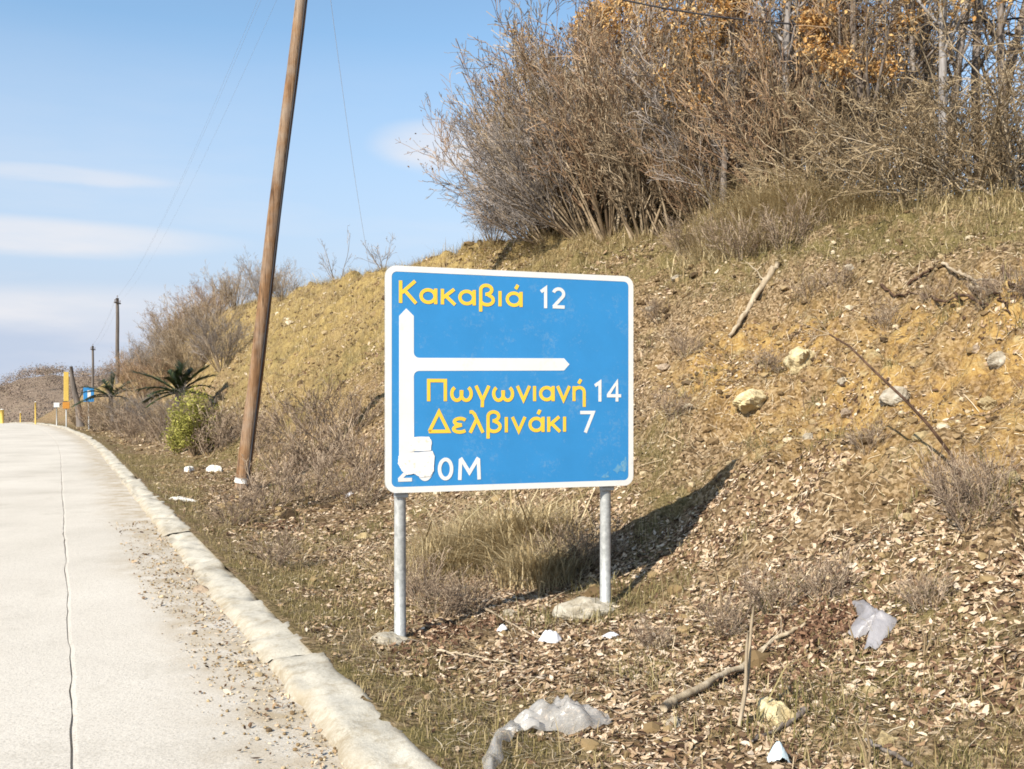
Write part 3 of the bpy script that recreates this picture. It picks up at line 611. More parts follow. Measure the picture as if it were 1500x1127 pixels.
# left edge of the thicket and its front row
shr = [  # px, lat, kind, scale, label
    (722, 9.4, 3, .42, 'low grey twiggy shrub on the skyline left of the thicket'),
    (790, 9.9, 1, 1.15, 'reddish bare shrub second from the left end of the thicket'),
    (822, 10.2, 2, 1.5, 'tall brown bare shrub above the left half of the sign'),
    (855, 9.7, 0, 1.3, 'bare brown shrub rooted above the middle of the sign'),
    (893, 9.5, 1, 1.20, 'reddish fan of bare stems above the right edge of the sign'),
    (945, 9.8, 2, 1.15, 'bare brown shrub just right of the sign on the bank top'),
    (990, 10.1, 0, .95, 'tall fan shaped bare shrub behind the dry stalks of the bank top'),
    (1035, 10.2, 1, .80, 'reddish bare shrub left of the tawny grass on the bank top'),
    (1095, 10.6, 3, .85, 'grey bare shrub behind the tawny grass on the bank top'),
    (1150, 10.5, 1, 1.05, 'reddish bare shrub under the gap of sky in the thicket'),
    (1205, 10.8, 0, .95, 'bare brown shrub behind the right end of the tawny grass')]
LEAN.put(col_at(806, 9.6)-np.array([0, 0, .05]), .66, 0.0, 'grey bare shrub leaning far out to the left at the left end of the thicket', 'shrub', GSHRUBS)
LEAN.put(col_at(862, 9.5)-np.array([0, 0, .05]), 1.0, .35, 'taller grey bare shrub leaning left, second from the end of the thicket', 'shrub', GSHRUBS)
for px, lat, k, sc, lab in ((1062, 10.2, 0, .95, 'tall bare tree with a dark trunk and a few orange leaves above the tawny grass'), (1165, 10.6, 1, 1.0, 'tall silver grey trunk standing by the sky gap in the thicket'), (1200, 11.2, 1, .95, 'thinner silver grey trunk right of the sky gap in the thicket'), (1392, 10.6, 1, .9, 'tall silver grey trunk among the sprawling pale shrubs'), (1330, 11.4, 0, .95, 'tall dark trunk behind the golden leaved oak'), (1470, 11.0, 0, .95, 'tall dark trunk near the right edge of the photo'), (985, 11.0, 0, 1.05, 'tall dark trunk in the left half of the thicket'), (835, 11.5, 0, 1.1, 'tall dark tree with a few rusty leaves at the upper left of the thicket'), (905, 11.5, 1, 1.1, 'tall silver grey tree at the upper left of the thicket')):
    TL[k].put(col_at(px, lat), sc, R_.uniform(0, 6.3), lab, 'tree', 'tall trees of the thicket')
for px, lat, k, sc, lab in shr: SH[k].put(col_at(px, lat)-np.array([0, 0, .05]), sc, R_.uniform(0, 6.3), lab, 'shrub', GSHRUBS)
for i in range(12):
    px = 800+i*24+R_.uniform(-15, 15); lat = R_.uniform(11.0, 14.5)
    SH[i % 4].put(col_at(px, lat), R_.uniform(1.1, 1.6), R_.uniform(0, 6.3), 'bare shrub deep in the thicket, tangled behind the front row of shrubs', 'shrub', 'bare shrubs deep in the thicket')
for px, lat, k, sc, lab in ((1255, 10.4, 0, .75, 'sprawling pale shrub with arching branches, left one on the grassy bank top'), (1345, 10.2, 1, .80, 'sprawling pale shrub with crossing branches in the middle of the grassy bank top'), (1430, 10.2, 0, .80, 'sprawling pale shrub with long bare branches near the right edge'), (1510, 10.2, 1, .85, 'sprawling pale shrub cut off by the right edge of the photo'), (1390, 11.5, 1, 1.0, 'taller pale sprawling shrub behind the others on the grassy bank top'), (1480, 11.7, 0, 1.0, 'tall pale sprawling shrub at the back by the right edge')):
    AR[k].put(col_at(px, lat), sc, R_.uniform(0, 6.3), lab, 'shrub', 'sprawling pale shrubs on the grassy bank top')
trees = [(800, 12.5, 1, 1.0, 'leftmost bare tree of the thicket, its thin crown against the sky'), (870, 13, 0, 1.1, 'bare grey tree above the right half of the sign'), (950, 13.5, 2, 1.1, 'twin stemmed bare tree in the left of the thicket'), (1130, 12.6, 0, 1.0, 'bare grey tree left of the sky gap in the thicket'), (1215, 13, 1, 1.05, 'bare tree right of the sky gap in the thicket'), (1385, 12.2, 0, .95, 'bare grey trunked tree rising behind the sprawling pale shrubs'), (1455, 13, 2, 1.0, 'twin stemmed bare tree towards the right edge'), (1510, 12.4, 1, .95, 'bare tree at the right edge of the photo')]
for px, lat, k, sc, lab in trees: TR[k].put(col_at(px, lat), sc, R_.uniform(0, 6.3), lab, 'tree', GTREES)
for i in range(12):
    TR[i % 3].put(col_at(840+i*52+R_.uniform(-20, 20), R_.uniform(15.5, 22)), R_.uniform(1.0, 1.3), R_.uniform(0, 6.3), 'bare tree at the back of the wood, half hidden by the thicket', 'tree', 'bare trees at the back of the wood')
for px, lat, k, sc, lab in ((1060, 9.9, 0, .72, 'oak with clinging orange dry leaves and a dark leaning trunk, left one'), (1275, 10.4, 1, .72, 'oak with a large clump of golden dry leaves above the grassy bank top'), (900, 14.5, 1, 1.15, 'oak with sparse brown leaves behind the left of the thicket')):
    OAK[k].put(col_at(px, lat), sc, R_.uniform(0, 6.3), lab, 'tree', 'oaks holding dry leaves')
# skyline bushes further along the bank
for px, lat, k, sc, lab in ((345, 8.9, 2, .8, 'brown scrub on the skyline just left of the leaning pole'), (318, 8.7, 1, .8, 'rounded reddish scrub on the skyline left of the leaning pole'), (292, 8.4, 1, .8, 'reddish scrub at the left end of the bank crest'), (272, 7.9, 2, .75, 'brown scrub hanging over the left end of the bank'), (385, 9.2, 3, .7, 'low grey bush on the skyline right of the leaning pole'), (415, 9.3, 2, .55, 'small brown bush on the skyline right of the low grey bush'), (252, 7.0, 1, .85, 'reddish scrub lower down the left end of the bank'), (238, 6.2, 0, .8, 'bare brown scrub above the nearer palm'), (222, 5.4, 3, .8, 'grey scrub left of the nearer palm'), (205, 5.4, 2, .8, 'brown scrub far down the bank behind the nearer palm'), (188, 5.0, 1, .7, 'reddish scrub far along the foot of the bank'), (300, 6.6, 2, .9, 'brown scrub on the straw slope left of the pole'), (282, 5.4, 0, .9, 'bare scrub on the slope behind the yellow green bush'), (325, 5.6, 3, .7, 'grey scrub on the slope just left of the pole')):
    SH[k].put(col_at(px, lat), sc, R_.uniform(0, 6.3), lab, 'shrub', 'scrub along the left end of the bank')
P_SAP = dict(P_SHRUB); P_SAP['num'] = (1, 5, 3, 1); P_SAP['rmin'] = .0045
for px, hgt, sd, lab in ((495, 1.9, 1, 'thin bare sapling leaning left on the skyline left of the sign'), (562, 1.3, 2, 'thin bare sapling on the skyline above the left edge of the sign')):
    o = plant('bare_sapling', 600+sd, P_SAP, 4, .55, hgt, .02, M_TWIG_GREY, M_TWIG_GREY, None, .05, (5, 3), 1, (-.35, 0), ('stems', 'twigs')); o.location = tuple(col_at(px, 9.2)); tag(o, lab, 'sapling', 'saplings on the skyline')

# dead weeds
weeds = [(470, 690, 1.5), (500, 655, 1.7), (440, 640, 1.8), (540, 700, 1.2), (415, 700, 1.3), (395, 745, 1.1), (455, 735, 1.2), (520, 745, 1.0), (230, 640, 1.9), (205, 650, 1.8), (255, 660, 1.7), (310, 665, 1.5), (335, 655, 1.6), (375, 660, 1.6), (345, 770, .8), (610, 880, .6), (640, 905, .5), (690, 900, .5), (400, 830, .6), (1060, 930, .40), (1130, 895, .45), (1205, 880, .45), (1360, 895, .35), (1420, 770, .50), (1400, 740, .55), (1440, 450, .42), (1370, 445, .38), (1480, 440, .45), (1445, 735, .5), (960, 950, .3), (180, 640, 2.0), (150, 632, 2.0), (870, 830, .6), (820, 840, .7), (965, 470, .5), (1005, 520, .45), (1185, 440, .5), (1225, 432, .5), (1300, 480, .4), (985, 610, .45), (1120, 545, .4), (1270, 660, .35), (1085, 380, .9), (1040, 375, .9), (1150, 360, .9), (1000, 370, .8)]
for i, (px, py, sc) in enumerate(weeds):
    lab = 'dead twiggy weed on the ground around the leaning pole' if px < 560 else ('dead wiry weed growing on the leafy verge near the sign' if py > 500 else 'dead grey stalks on the edge of the bank top')
    WD[i % 3].put(ground_at(px, py), sc, R_.uniform(0, 6.3), lab, 'weed', {'d': GWEED}['d']+(' around the pole' if px < 560 else ' near the sign' if py > 500 else ' top edge'))

# yellow-green bush near the pole
def leafy_bush(name, seed, n, h, w, m):
    rng = np.random.default_rng(seed); root = empty(name)
    polys = []
    for k in range(40):
        a = rng.uniform(0, 6.3); d = rng.random()**.6*w*.5; t = np.linspace(0, 1, 5)[:, None]; top = np.array([math.cos(a)*d, math.sin(a)*d, h*rng.uniform(.45, 1)*(1-.35*d/(w*.5))])
        polys.append((np.array([0, 0, -.05])+t*top+np.sin(t*3.1)*rng.normal(0, .04, 3), np.linspace(.012, .005, 5)))
    V, Fc = tubes(polys, 3); obj('stems', V, Fc, M_TWIG, root)
    ends = np.array([p[0][i] for p in polys for i in (2, 3, 4)]); C = ends[rng.integers(0, len(ends), n)]+rng.normal(0, .085, (n, 3))
    V, Fc = leaves_geo(rng, C, rng.normal(0, 1, (n, 3)), .06*np.exp(rng.normal(0, .3, n)), .3); obj('foliage', V, Fc, m, root); return root
o = leafy_bush('broom_bush', 41, 6500, 1.95, 1.35, M_BROOM); o.location = tuple(ground_at(285, 668)); tag(o, 'bright yellow green bush left of the foot of the leaning pole', 'bush')
o = leafy_bush('broom_bush', 43, 1500, 1.0, .6, M_BROOM); o.location = tuple(ground_at(260, 664)); tag(o, 'small yellow green bush at the left foot of the larger one', 'bush')
# palm-like plants
def frond_plant(fronds, trunk_h, seed):
    rng = np.random.default_rng(seed); root = empty('palm_plant')
    mb = MB(); zz = np.linspace(-.1, trunk_h, 6); mb.tube(np.stack([.03*np.sin(zz*3), 0*zz, zz], 1), np.linspace(.13, .09, 6), 8); mb.obj('trunk', M_FARPOLE, root, True)
    for (az_, el_, ln, droop) in fronds:
        a, e = math.radians(az_), math.radians(el_); t = np.linspace(0, 1, 12)
        r = np.cos(e)*ln*t; z = trunk_h-.05+np.sin(e)*ln*t-droop*ln*t*t; P = np.stack([r*math.cos(a), r*math.sin(a), z], 1)
        V1, F1 = tube_geo(P, np.linspace(.035, .010, 12), 4); side = np.array([-math.sin(a), math.cos(a), 0]); VV, FF, c0 = [V1], [np.concatenate([F1[:, [0, 1, 2]], F1[:, [0, 2, 3]]])], len(V1)
        for q in np.linspace(.15, 1, 30):
            p = np.array([np.interp(q, t, P[:, i]) for i in range(3)]); tg = P[min(int(q*11)+1, 11)]-P[int(q*11)-1 if q == 1 else int(q*11)]; tg /= np.linalg.norm(tg)+1e-9
            l = .46*ln*(.35+math.sin(q*2.6))*.55
            for sg in (-1, 1):
                d = tg*.75+side*sg*.7+np.array([0, 0, rng.uniform(-.25, .15)]); d /= np.linalg.norm(d); w = np.cross(d, [0, 0, 1.0])*.045
                VV.append(np.array([p-w, p+w, p+d*l])); FF.append(np.array([[c0, c0+1, c0+2]])); c0 += 3
        obj('frond', np.concatenate(VV), np.concatenate(FF), M_FROND, root)
    return root
o = frond_plant([(180, 38, 1.75, .25), (172, 22, 1.5, .3), (165, 8, 1.3, .35), (85, 80, 1.0, .05), (95, 65, 1.2, .15), (10, 42, 1.5, .30), (20, 55, 1.4, .25), (-8, 30, 1.25, .35), (60, 60, 1.1, .2), (140, 55, 1.1, .2), (-40, 50, 1.0, .3), (250, 50, 1.1, .35), (300, 60, 1.0, .3), (200, -5, .9, .35), (0, 10, 1.1, .4), (-60, 20, 1.0, .4), (230, 20, 1.1, .4), (270, 70, .9, .2), (100, 30, 1.1, .4), (30, 15, 1.1, .4)], 1.55, 7)
o.location = tuple(col_at(262, 3.5)); tag(o, 'dark green palm with arching fronds between the bank and the road', 'palm')
o = frond_plant([(180, 35, 1.6, .3), (0, 30, 1.7, .25), (90, 70, 1.2, .1), (40, 50, 1.5, .3), (140, 55, 1.4, .3), (270, 45, 1.3, .35), (320, 35, 1.5, .35), (225, 30, 1.4, .35), (200, 10, 1.5, .4), (-20, 10, 1.5, .4), (110, 80, 1.3, .1), (60, 30, 1.4, .3), (160, 20, 1.5, .4)], 1.5, 8)
o.location = tuple(col_at(163, 2.9)); o.scale = (1.1, 1.1, 1.1); tag(o, 'small dark palm further along the verge, at the foot of the far pole', 'palm')

# wood on the far hills
rng = np.random.default_rng(23); n = 2600; X = rng.uniform(-420, 40, n); Y = 235+rng.random(n)*170; px = 750+F_PX*X/Y; ok = (px > -260) & (px < 460); X, Y = X[ok], Y[ok]
Zf = far_h(X, Y)-1.0; VV, FF, c0 = [], [], 0
for x, y, z in zip(X, Y, Zf):
    h = rng.uniform(2.5, 5.0); k = 110; C = np.stack([x+rng.normal(0, h*.28, k), y+rng.normal(0, h*.28, k), z+h*(.55+rng.normal(0, .24, k))], 1)
    V, Fc = leaves_geo(rng, C, rng.normal(0, 1, (k, 3)), rng.uniform(.2, .55, k), .3); VV.append(V); FF.append(Fc+c0); c0 += len(V)
tag(obj('far_wood', np.concatenate(VV), np.concatenate(FF), M_FARWOOD), 'brown bare woodland covering the far hills', 'woodland', kind='stuff')

# ------------------------------------------------------------------ the road sign
YL, XL = 6.5, (565-750)/F_PX*6.5; YR = 7.112; XR = (927.5-750)/F_PX*YR
SW = math.hypot(XR-XL, YR-YL); SA = math.atan2(YR-YL, XR-XL); DX, DY = XR-XL, YR-YL
ZB, ZT = EYE-(723-HORIZON)/F_PX*YL, EYE-(388.5-HORIZON)/F_PX*YL
def sg(px, py):
    """image measurement -> position on the sign face (metres from its lower left corner)"""
    k = (px-750)/F_PX; a = (k*YL-XL)/(DX-k*DY); return a*SW, EYE-(py-HORIZON)/F_PX*(YL+a*DY)-ZB
SH_ = ZT-ZB
sign = empty('road_sign', (XL, YL, 0), SA)          # local x along the sign, y away from the viewer
sign.location.z = ZB
tag(sign, 'blue directional road sign with yellow Greek place names, a white route arrow and two posts', 'road sign')
def rrect(x0, z0, x1, z1, r, n=7):
    P = []
    for cx, cz, a0 in ((x1-r, z1-r, 0), (x0+r, z1-r, 90), (x0+r, z0+r, 180), (x1-r, z0+r, 270)):
        for k in range(n): a = math.radians(a0+90*k/(n-1)); P.append((cx+r*math.cos(a), cz+r*math.sin(a)))
    return P
def slab(outline, y0, y1):
    n = len(outline); V = [(x, y0, z) for x, z in outline]+[(x, y1, z) for x, z in outline]
    return V, [tuple(range(n-1, -1, -1)), tuple(range(n, 2*n))]+[(i, (i+1) % n, n+(i+1) % n, n+i) for i in range(n)]
o_in = rrect(.039, .039, SW-.039, SH_-.039, .035); o_out = rrect(0, 0, SW, SH_, .07)
V, Fc = slab(o_out, .002, .030); obj('panel', V, Fc, M_BACK, sign)
V, Fc = slab(o_in, -.0015, .0015); obj('blue_face', V, Fc, M_BLUE, sign)
n = len(o_in); V = [(x, -.003, z) for x, z in o_out]+[(x, -.003, z) for x, z in o_in]+[(x, .0015, z) for x, z in o_out]
obj('border', V, [(i, n+i, n+(i+1) % n, (i+1) % n) for i in range(n)]+[(i, (i+1) % n, 2*n+(i+1) % n, 2*n+i) for i in range(n)], M_WHITE, sign)
# lettering drawn as strokes
def arc(cx, cy, rx, ry, a0, a1, n=14): return [(cx+rx*math.cos(math.radians(a0+(a1-a0)*i/n)), cy+ry*math.sin(math.radians(a0+(a1-a0)*i/n))) for i in range(n+1)]
XH = .70
G = {
 'Κ': (.60, [[(.08, 0), (.08, 1)], [(.55, 1), (.12, .46)], [(.20, .58), (.58, 0)]]),
 'α': (.62, [arc(.30, .35, .23, .28, 0, 360, 22), [(.55, XH), (.55, 0)]]),
 'κ': (.52, [[(.08, 0), (.08, XH)], [(.47, XH), (.10, .30)], [(.18, .40), (.50, 0)]]),
 'β': (.58, [[(.08, -.27), (.08, .72)]+arc(.27, .74, .19, .20, 180, -60, 12)+[(.30, .53)], [(.24, .53), (.32, .53)]+arc(.29, .27, .22, .22, 70, -150, 12)]),
 'ι': (.20, [[(.09, XH), (.09, 0)]]),
 'ά': (.62, [arc(.30, .35, .23, .28, 0, 360, 22), [(.55, XH), (.55, 0)], [(.36, .82), (.44, 1.02)]]),
 'Π': (.78, [[(.09, 0), (.09, .92), (.68, .92), (.68, 0)]]),
 'ω': (.86, [arc(.26, .34, .18, .30, 115, 360, 14)+[(.44, .50)], [(.42, .50)]+arc(.60, .34, .18, .30, 180, 425, 14)]),
 'γ': (.56, [[(.04, XH), (.28, .04)], [(.52, XH), (.28, .04), (.27, -.27)]]),
 'ν': (.56, [[(.05, XH), (.28, .05), (.51, XH)]]),
 'ή': (.60, [[(.08, XH), (.08, 0)], arc(.28, .42, .20, .22, 175, 0, 10)+[(.48, -.27)], [(.26, .82), (.35, 1.02)]]),
 'Δ': (.74, [[(.04, .08), (.37, .95), (.70, .08), (.02, .08)]]),
 'ε': (.54, [arc(.30, .51, .20, .14, 25, 250, 10)+[(.36, .36)], [(.36, .36)]+arc(.29, .18, .22, .14, 110, 330, 10)]),
 'λ': (.54, [[(.03, .94), (.12, .94), (.20, .84), (.50, 0)], [(.27, .60), (.05, 0)]]),
 '1': (.42, [[(.06, .76), (.25, .93), (.25, 0)]]),
 '2': (.60, [arc(.29, .69, .21, .23, 165, -30, 14)+[(.08, .08)], [(.05, .08), (.54, .08)]]),
 '4': (.62, [[(.42, 0), (.42, .95), (.07, .30)], [(.03, .28), (.58, .28)]]),
 '7': (.58, [[(.04, .92), (.50, .92), (.22, 0)]]),
 '0': (.64, [arc(.31, .5, .22, .42, 0, 360, 26)]),
 'M': (.92, [[(.09, 0), (.12, .92)], [(.12, .97), (.45, .32), (.78, .97)], [(.78, .92), (.81, 0)]]),
}
def ribbon(mb, pts, w, y, th=.0010):
    P = np.array(pts, float); keep = [0]+[i for i in range(1, len(P)) if np.linalg.norm(P[i]-P[i-1]) > 1e-6]; P = P[keep]; k = len(P)
    closed = np.linalg.norm(P[0]-P[-1]) < 1e-4
    d = P[1:]-P[:-1]; d /= np.linalg.norm(d, axis=1)[:, None]; nn = np.stack([-d[:, 1], d[:, 0]], 1)
    O = []
    for i in range(k):
        a = nn[i-1] if i > 0 else (nn[-1] if closed else nn[0]); b = nn[i] if i < k-1 else (nn[0] if closed else nn[-1])
        m = a+b; m /= np.linalg.norm(m)+1e-9; O.append(m*min(1/max(m.dot(a), .35), 2.2)*w/2)
    O = np.array(O); A, B = P+O, P-O; V = []
    for a, b in zip(A, B): V += [(a[0], y, a[1]), (b[0], y, b[1]), (a[0], y+th, a[1]), (b[0], y+th, b[1])]
    Fc = []
    for i in range(k-1):
        q = 4*i; Fc += [(q, q+1, q+5, q+4), (q, q+4, q+6, q+2), (q+1, q+3, q+7, q+5)]
    Fc += [(0, 2, 3, 1), (4*k-4, 4*k-3, 4*k-1, 4*k-2)]
    mb.add(V, Fc)
def text(name, s, px0, px1, py_top, py_bot, m, track=.07, weight=.155, label=None):
    (x0, zb), (_, zt) = sg(px0, py_bot), sg(px0, py_top); x1 = sg(px1, py_bot)[0]; h = zt-zb
    tot = sum(G[c][0]+track for c in s)-track; kx = (x1-x0)/tot; mb = MB(); x = x0; q = 0
    for c in s:
        wd, strokes = G[c]
        for st in strokes:
            ribbon(mb, [(x+u*kx, zb+v*h) for u, v in st], weight*h, -.0036-.00025*(q % 4)); q += 1
        x += (wd+track)*kx
    return mb.obj(name, m, sign)
text('place_name', 'Κακαβιά', 583, 766, 411, 444, M_YELLOW)
text('distance_number', '12', 790, 829, 420, 451.5, M_WHITE)
text('place_name', 'Πωγωνιανή', 624, 860, 555, 588, M_YELLOW, .05)
text('distance_number', '14', 869, 911, 558, 588.5, M_WHITE)
text('place_name', 'Δελβινάκι', 627, 831, 602, 635, M_YELLOW, .06)
text('distance_number', '7', 848, 872, 602, 634, M_WHITE)
text('distance_text', '200M', 581, 706, 672, 706, M_WHITE, .10, .16)
# route arrow: straight shaft with a branch to the right
def apx(*q): return [sg(a, b) for a, b in q]
def fil(cx, cy, r, a0, a1): return [(cx+r*math.cos(math.radians(a0+(a1-a0)*i/5)), cy+r*math.sin(math.radians(a0+(a1-a0)*i/5))) for i in range(6)]
shape = [(584.5, 668), (584.5, 463), (595, 452), (606, 463)]+fil(614, 516.5, 8, 180, 90)+[(826, 525.2), (834, 534), (826, 543)]+fil(614, 551.5, 8, -90, -180)+[(606.5, 668)]
V, Fc = slab(apx(*shape), -.0030, -.0014); obj('route_arrow', V, Fc, M_WHITE, sign)
rng = np.random.default_rng(3)
def blob(pts, y, name, m, label=None, jit=.45):
    q = []
    for i, (a, b) in enumerate(pts):
        c, d = pts[(i+1) % len(pts)]
        for t in np.arange(4)/4: q.append((a+(c-a)*t+rng.normal(0, jit*.45), b+(d-b)*t+rng.normal(0, jit*.45)))
    V, Fc = slab(apx(*q), y, y+.0006); o = obj(name, V, Fc, m, sign)
    if label: o['label'] = label
blob([(600, 643), (606, 640), (628, 640), (632, 646), (631, 660), (600, 662)], -.0056, 'sticker_remnant', M_PATCH, 'smaller torn white sticker remnant')
blob([(583, 668), (600, 666), (606, 663), (633, 661), (636, 668), (635, 690), (630, 698), (616, 699), (606, 694), (596, 696), (588, 690), (583, 680)], -.0066, 'sticker_remnant', M_PATCH, 'larger torn white sticker over the first two digits')
blob([(898, 690), (905, 680), (910, 683), (905, 694)], -.0024, 'scuff_mark', M_SCUFF, None, 2.0); blob([(910, 676), (917, 668), (919, 684), (914, 692), (908, 686)], -.0022, 'scuff_mark', M_SCUFF, None, 2.2); blob([(880, 700), (890, 692), (893, 700)], -.0024, 'scuff_mark', M_SCUFF, None, 1.5)
# posts, rails and clamps
def post(px, yb):
    x = sg(px, 700)[0]; k = x/SW; wx, wy = XL+k*DX-math.sin(SA)*.075, YL+k*DY+math.cos(SA)*.075; zg = float(Hxy(wx, wy))
    mb = MB(); zt = SH_-.08; zb = zg-ZB-.15; zs = np.linspace(zb, zt, 5); mb.tube(np.stack([zs*0+x, zs*0+.075, zs], 1), zs*0+.039, 20); p = mb.obj('post', M_GALV, sign, True)
    mb = MB(); mb.tube([(x, .075, zt+.001), (x, .075, zt+.015)], [.042, .036], 20); mb.obj('cap', M_WIRE, p)
    mb = MB(); mb.tube([(x, .075, -.035), (x, .075, -.008)], [.0415, .0415], 20); mb.box((x, .033, -.02), (.09, .02, .03), .004); mb.obj('clamp', M_BACK, p)
    return x, (wx, wy, zg)
xp1, base1 = post(590, 0); xp2, base2 = post(893.5, 0)
for z in (.18, .75, 1.32):
    mb = MB(); mb.box((SW/2, .0335, z), (SW-.16, .006, .04)); mb.obj('back_rail', M_BACK, sign)

# ------------------------------------------------------------------ stones, footings
def rock(name, loc, size, m, label, seed, cat='rock', group=None, rz=0.0, rough=.22, sink=.56, sub=8):
    rng = np.random.default_rng(seed); n, k = 8*sub//4*2, 5*sub//4*2
    th = np.linspace(0, math.pi, k+1)[1:-1]; ph = np.arange(n)*2*math.pi/n
    D = [np.array([0, 0, 1.0])]+[np.array([math.sin(t)*math.cos(p), math.sin(t)*math.sin(p), math.cos(t)]) for t in th for p in ph]+[np.array([0, 0, -1.0])]
    D = np.array(D); r = np.ones(len(D))
    for _ in range(11):                                # flat broken facets
        a = rng.normal(0, 1, 3); a /= np.linalg.norm(a); h = rng.uniform(.62, .92); dd = D@a; r = np.where(dd > .01, np.minimum(r, h/np.maximum(dd, .01)), r)
    r = r*(1+.34*fbm(D[:, 0]*2.1+seed, D[:, 1]*2.1+D[:, 2]*1.7, seed, 3)+rough*.12*rng.normal(0, .3, len(D)))
    V = D*r[:, None]*np.array(size)*.55
    rows = len(th); Fc = [(0, 1+j, 1+(j+1) % n) for j in range(n)]
    for i in range(rows-1): Fc += [(1+i*n+j, 1+(i+1)*n+j, 1+(i+1)*n+(j+1) % n, 1+i*n+(j+1) % n) for j in range(n)]
    e = len(D)-1; Fc += [(e, 1+(rows-1)*n+(j+1) % n, 1+(rows-1)*n+j) for j in range(n)]
    o = obj(name, V, Fc, m); o.location = (float(loc[0]), float(loc[1]), float(loc[2])+size[2]*(.5-sink)); o.rotation_euler = (rng.uniform(-.2, .2), rng.uniform(-.2, .2), rz)
    tag(o, label, cat, group); return o
rock('concrete_footing', (base1[0]-.05, base1[1]-.02, base1[2]-.02), (.40, .28, .12), M_CONC, 'rough concrete footing round the left post of the sign', 31, 'footing', 'concrete footings of the sign', .3)
rock('concrete_footing', (base2[0]-.12, base2[1]-.05, base2[2]-.03), (.52, .30, .20), M_CONC, 'larger rough concrete footing round the right post of the sign', 32, 'footing', 'concrete footings of the sign', .5)
rocks = [  # px, py, size, material, label
    (1138, 1050, (.22, .19, .23), M_ROCK_C, 'rounded cream yellow stone on the leaves at the lower right, below the fallen branch'),
    (1308, 582, (.40, .26, .24), M_ROCK_W, 'pale grey limestone block half way up the bank, behind the arching stem'),
    (1172, 532, (.62, .45, .42), M_ROCK_C, 'large cream rock outcrop on the bank right of the sign'),
    (1105, 588, (.60, .42, .32), M_ROCK_C, 'flat cream rock outcrop on the bank, lower left of the large outcrop'),
    (1235, 560, (.18, .13, .13), M_ROCK_W, 'small pinkish pale stone left of the limestone block'),
    (1240, 606, (.22, .12, .11), M_ROCK_G, 'dull stone below the small pinkish stone on the bank'),
    (1465, 528, (.24, .18, .18), M_ROCK_W, 'pale stone in the ochre earth near the right edge of the bank'),
    (1430, 512, (.16, .12, .11), M_ROCK_G, 'dull brown stone beside the pale stone near the right edge'),
    (1448, 592, (.30, .20, .16), M_ROCK_Y, 'cream stone in the bright ochre earth at the right'),
    (1245, 392, (.16, .12, .11), M_ROCK_W, 'small white stone high on the bank below the tawny grass'),
    (990, 408, (.30, .16, .12), M_ROCK_W, 'flat white stone at the bank top just right of the sign'),
    (953, 455, (.20, .14, .12), M_ROCK_W, 'small pale stone beside the top right of the sign'),
    (972, 540, (.24, .18, .16), M_ROCK_G, 'grey stone on the bank beside the right edge of the sign'),
    (538, 790, (.22, .18, .17), M_ROCK_Y, 'tan round stone left of the left sign post'),
    (298, 866, (.20, .14, .10), M_ROCK_G, 'brown stone lying in the gutter against the kerb'),
    (316, 692, (.50, .32, .34), M_ROCK_B, 'white boulder just left of the foot of the leaning pole'),
    (276, 690, (.34, .25, .26), M_ROCK_B, 'smaller white boulder left of the white boulder by the pole'),
    (266, 733, (.46, .24, .16), M_ROCK_B, 'flat white stone between the kerb and the leaning pole'),
    (746, 900, (.12, .10, .09), M_ROCK_W, 'white stone on the ground between the sign posts'),
    (1275, 1015, (.10, .09, .07), M_ROCK_Y, 'small cream stone right of the rounded yellow stone'),
    (1300, 1085, (.13, .11, .10), M_ROCK_Y, 'cream stone near the bottom edge at the lower right'),
    (990, 1062, (.11, .09, .08), M_ROCK_W, 'pale stone at the lower end of the fallen branch'),
    (1060, 1010, (.09, .08, .06), M_ROCK_G, 'small brown stone under the fallen branch'),
    (1185, 640, (.18, .13, .12), M_ROCK_W, 'pale stone on the bank above the tip of the sign shadow'),
    (1350, 640, (.16, .12, .11), M_ROCK_Y, 'cream stone just below the limestone block on the bank'),
    (1090, 700, (.15, .11, .10), M_ROCK_Y, 'cream stone to the right of the sign shadow'),
    (1330, 760, (.13, .10, .09), M_ROCK_Y, 'cream stone left of the weed clump at the foot of the arching stem'),
    (1480, 700, (.20, .15, .13), M_ROCK_Y, 'ochre stone right of the weed clump near the right edge'),
]
for i, (px, py, sz, m, lab) in enumerate(rocks): rock('stone', ground_at(px, py), tuple(v*(.68 if 380 < py < 780 and px > 900 else .9) for v in sz), m, lab, 700+i, 'stone', 'stones on the bank and verge', R_.uniform(0, 3))

# ------------------------------------------------------------------ poles and wires
def pole_thing(px, py, Y, top, label, r0, r1, m, group):
    X = (px-750)/F_PX*(Y or 1); b = np.array([X, Y, float(Hxy(X, Y))]) if py is None else ground_at(px, py)
    root = empty('utility_pole', b); mb = MB(); t = np.linspace(-.03, 1, 14)[:, None]; P = np.array(top)*t; P[1:, 0] += .012*np.sin(np.arange(13)*.9); mb.tube(P, np.linspace(r0, r1, 14), 16); mb.obj('shaft', m, root, True)
    T = np.array(top)
    mb = MB(); mb.box(T+np.array([0, 0, -.35]), (.09, 1.1, .10), .008); arm = mb.obj('crossarm', m, root)
    pts = []
    for dy in (-.48, .0, .48):
        mb = MB(); z = T[2]-.30+(.32 if dy == 0 else 0); q = T+np.array([0, dy, 0]); mb.tube([(q[0], q[1], z), (q[0], q[1], z+.10), (q[0], q[1], z+.11), (q[0], q[1], z+.15), (q[0], q[1], z+.17)], [.012, .012, .045, .05, .02], 10); mb.obj('insulator', M_CERAMIC, arm if dy else root, True); pts.append(b+np.array([q[0], q[1], z+.14]))
    tag(root, label, 'utility pole', group); return root, b, pts
GP = 'utility poles along the road'
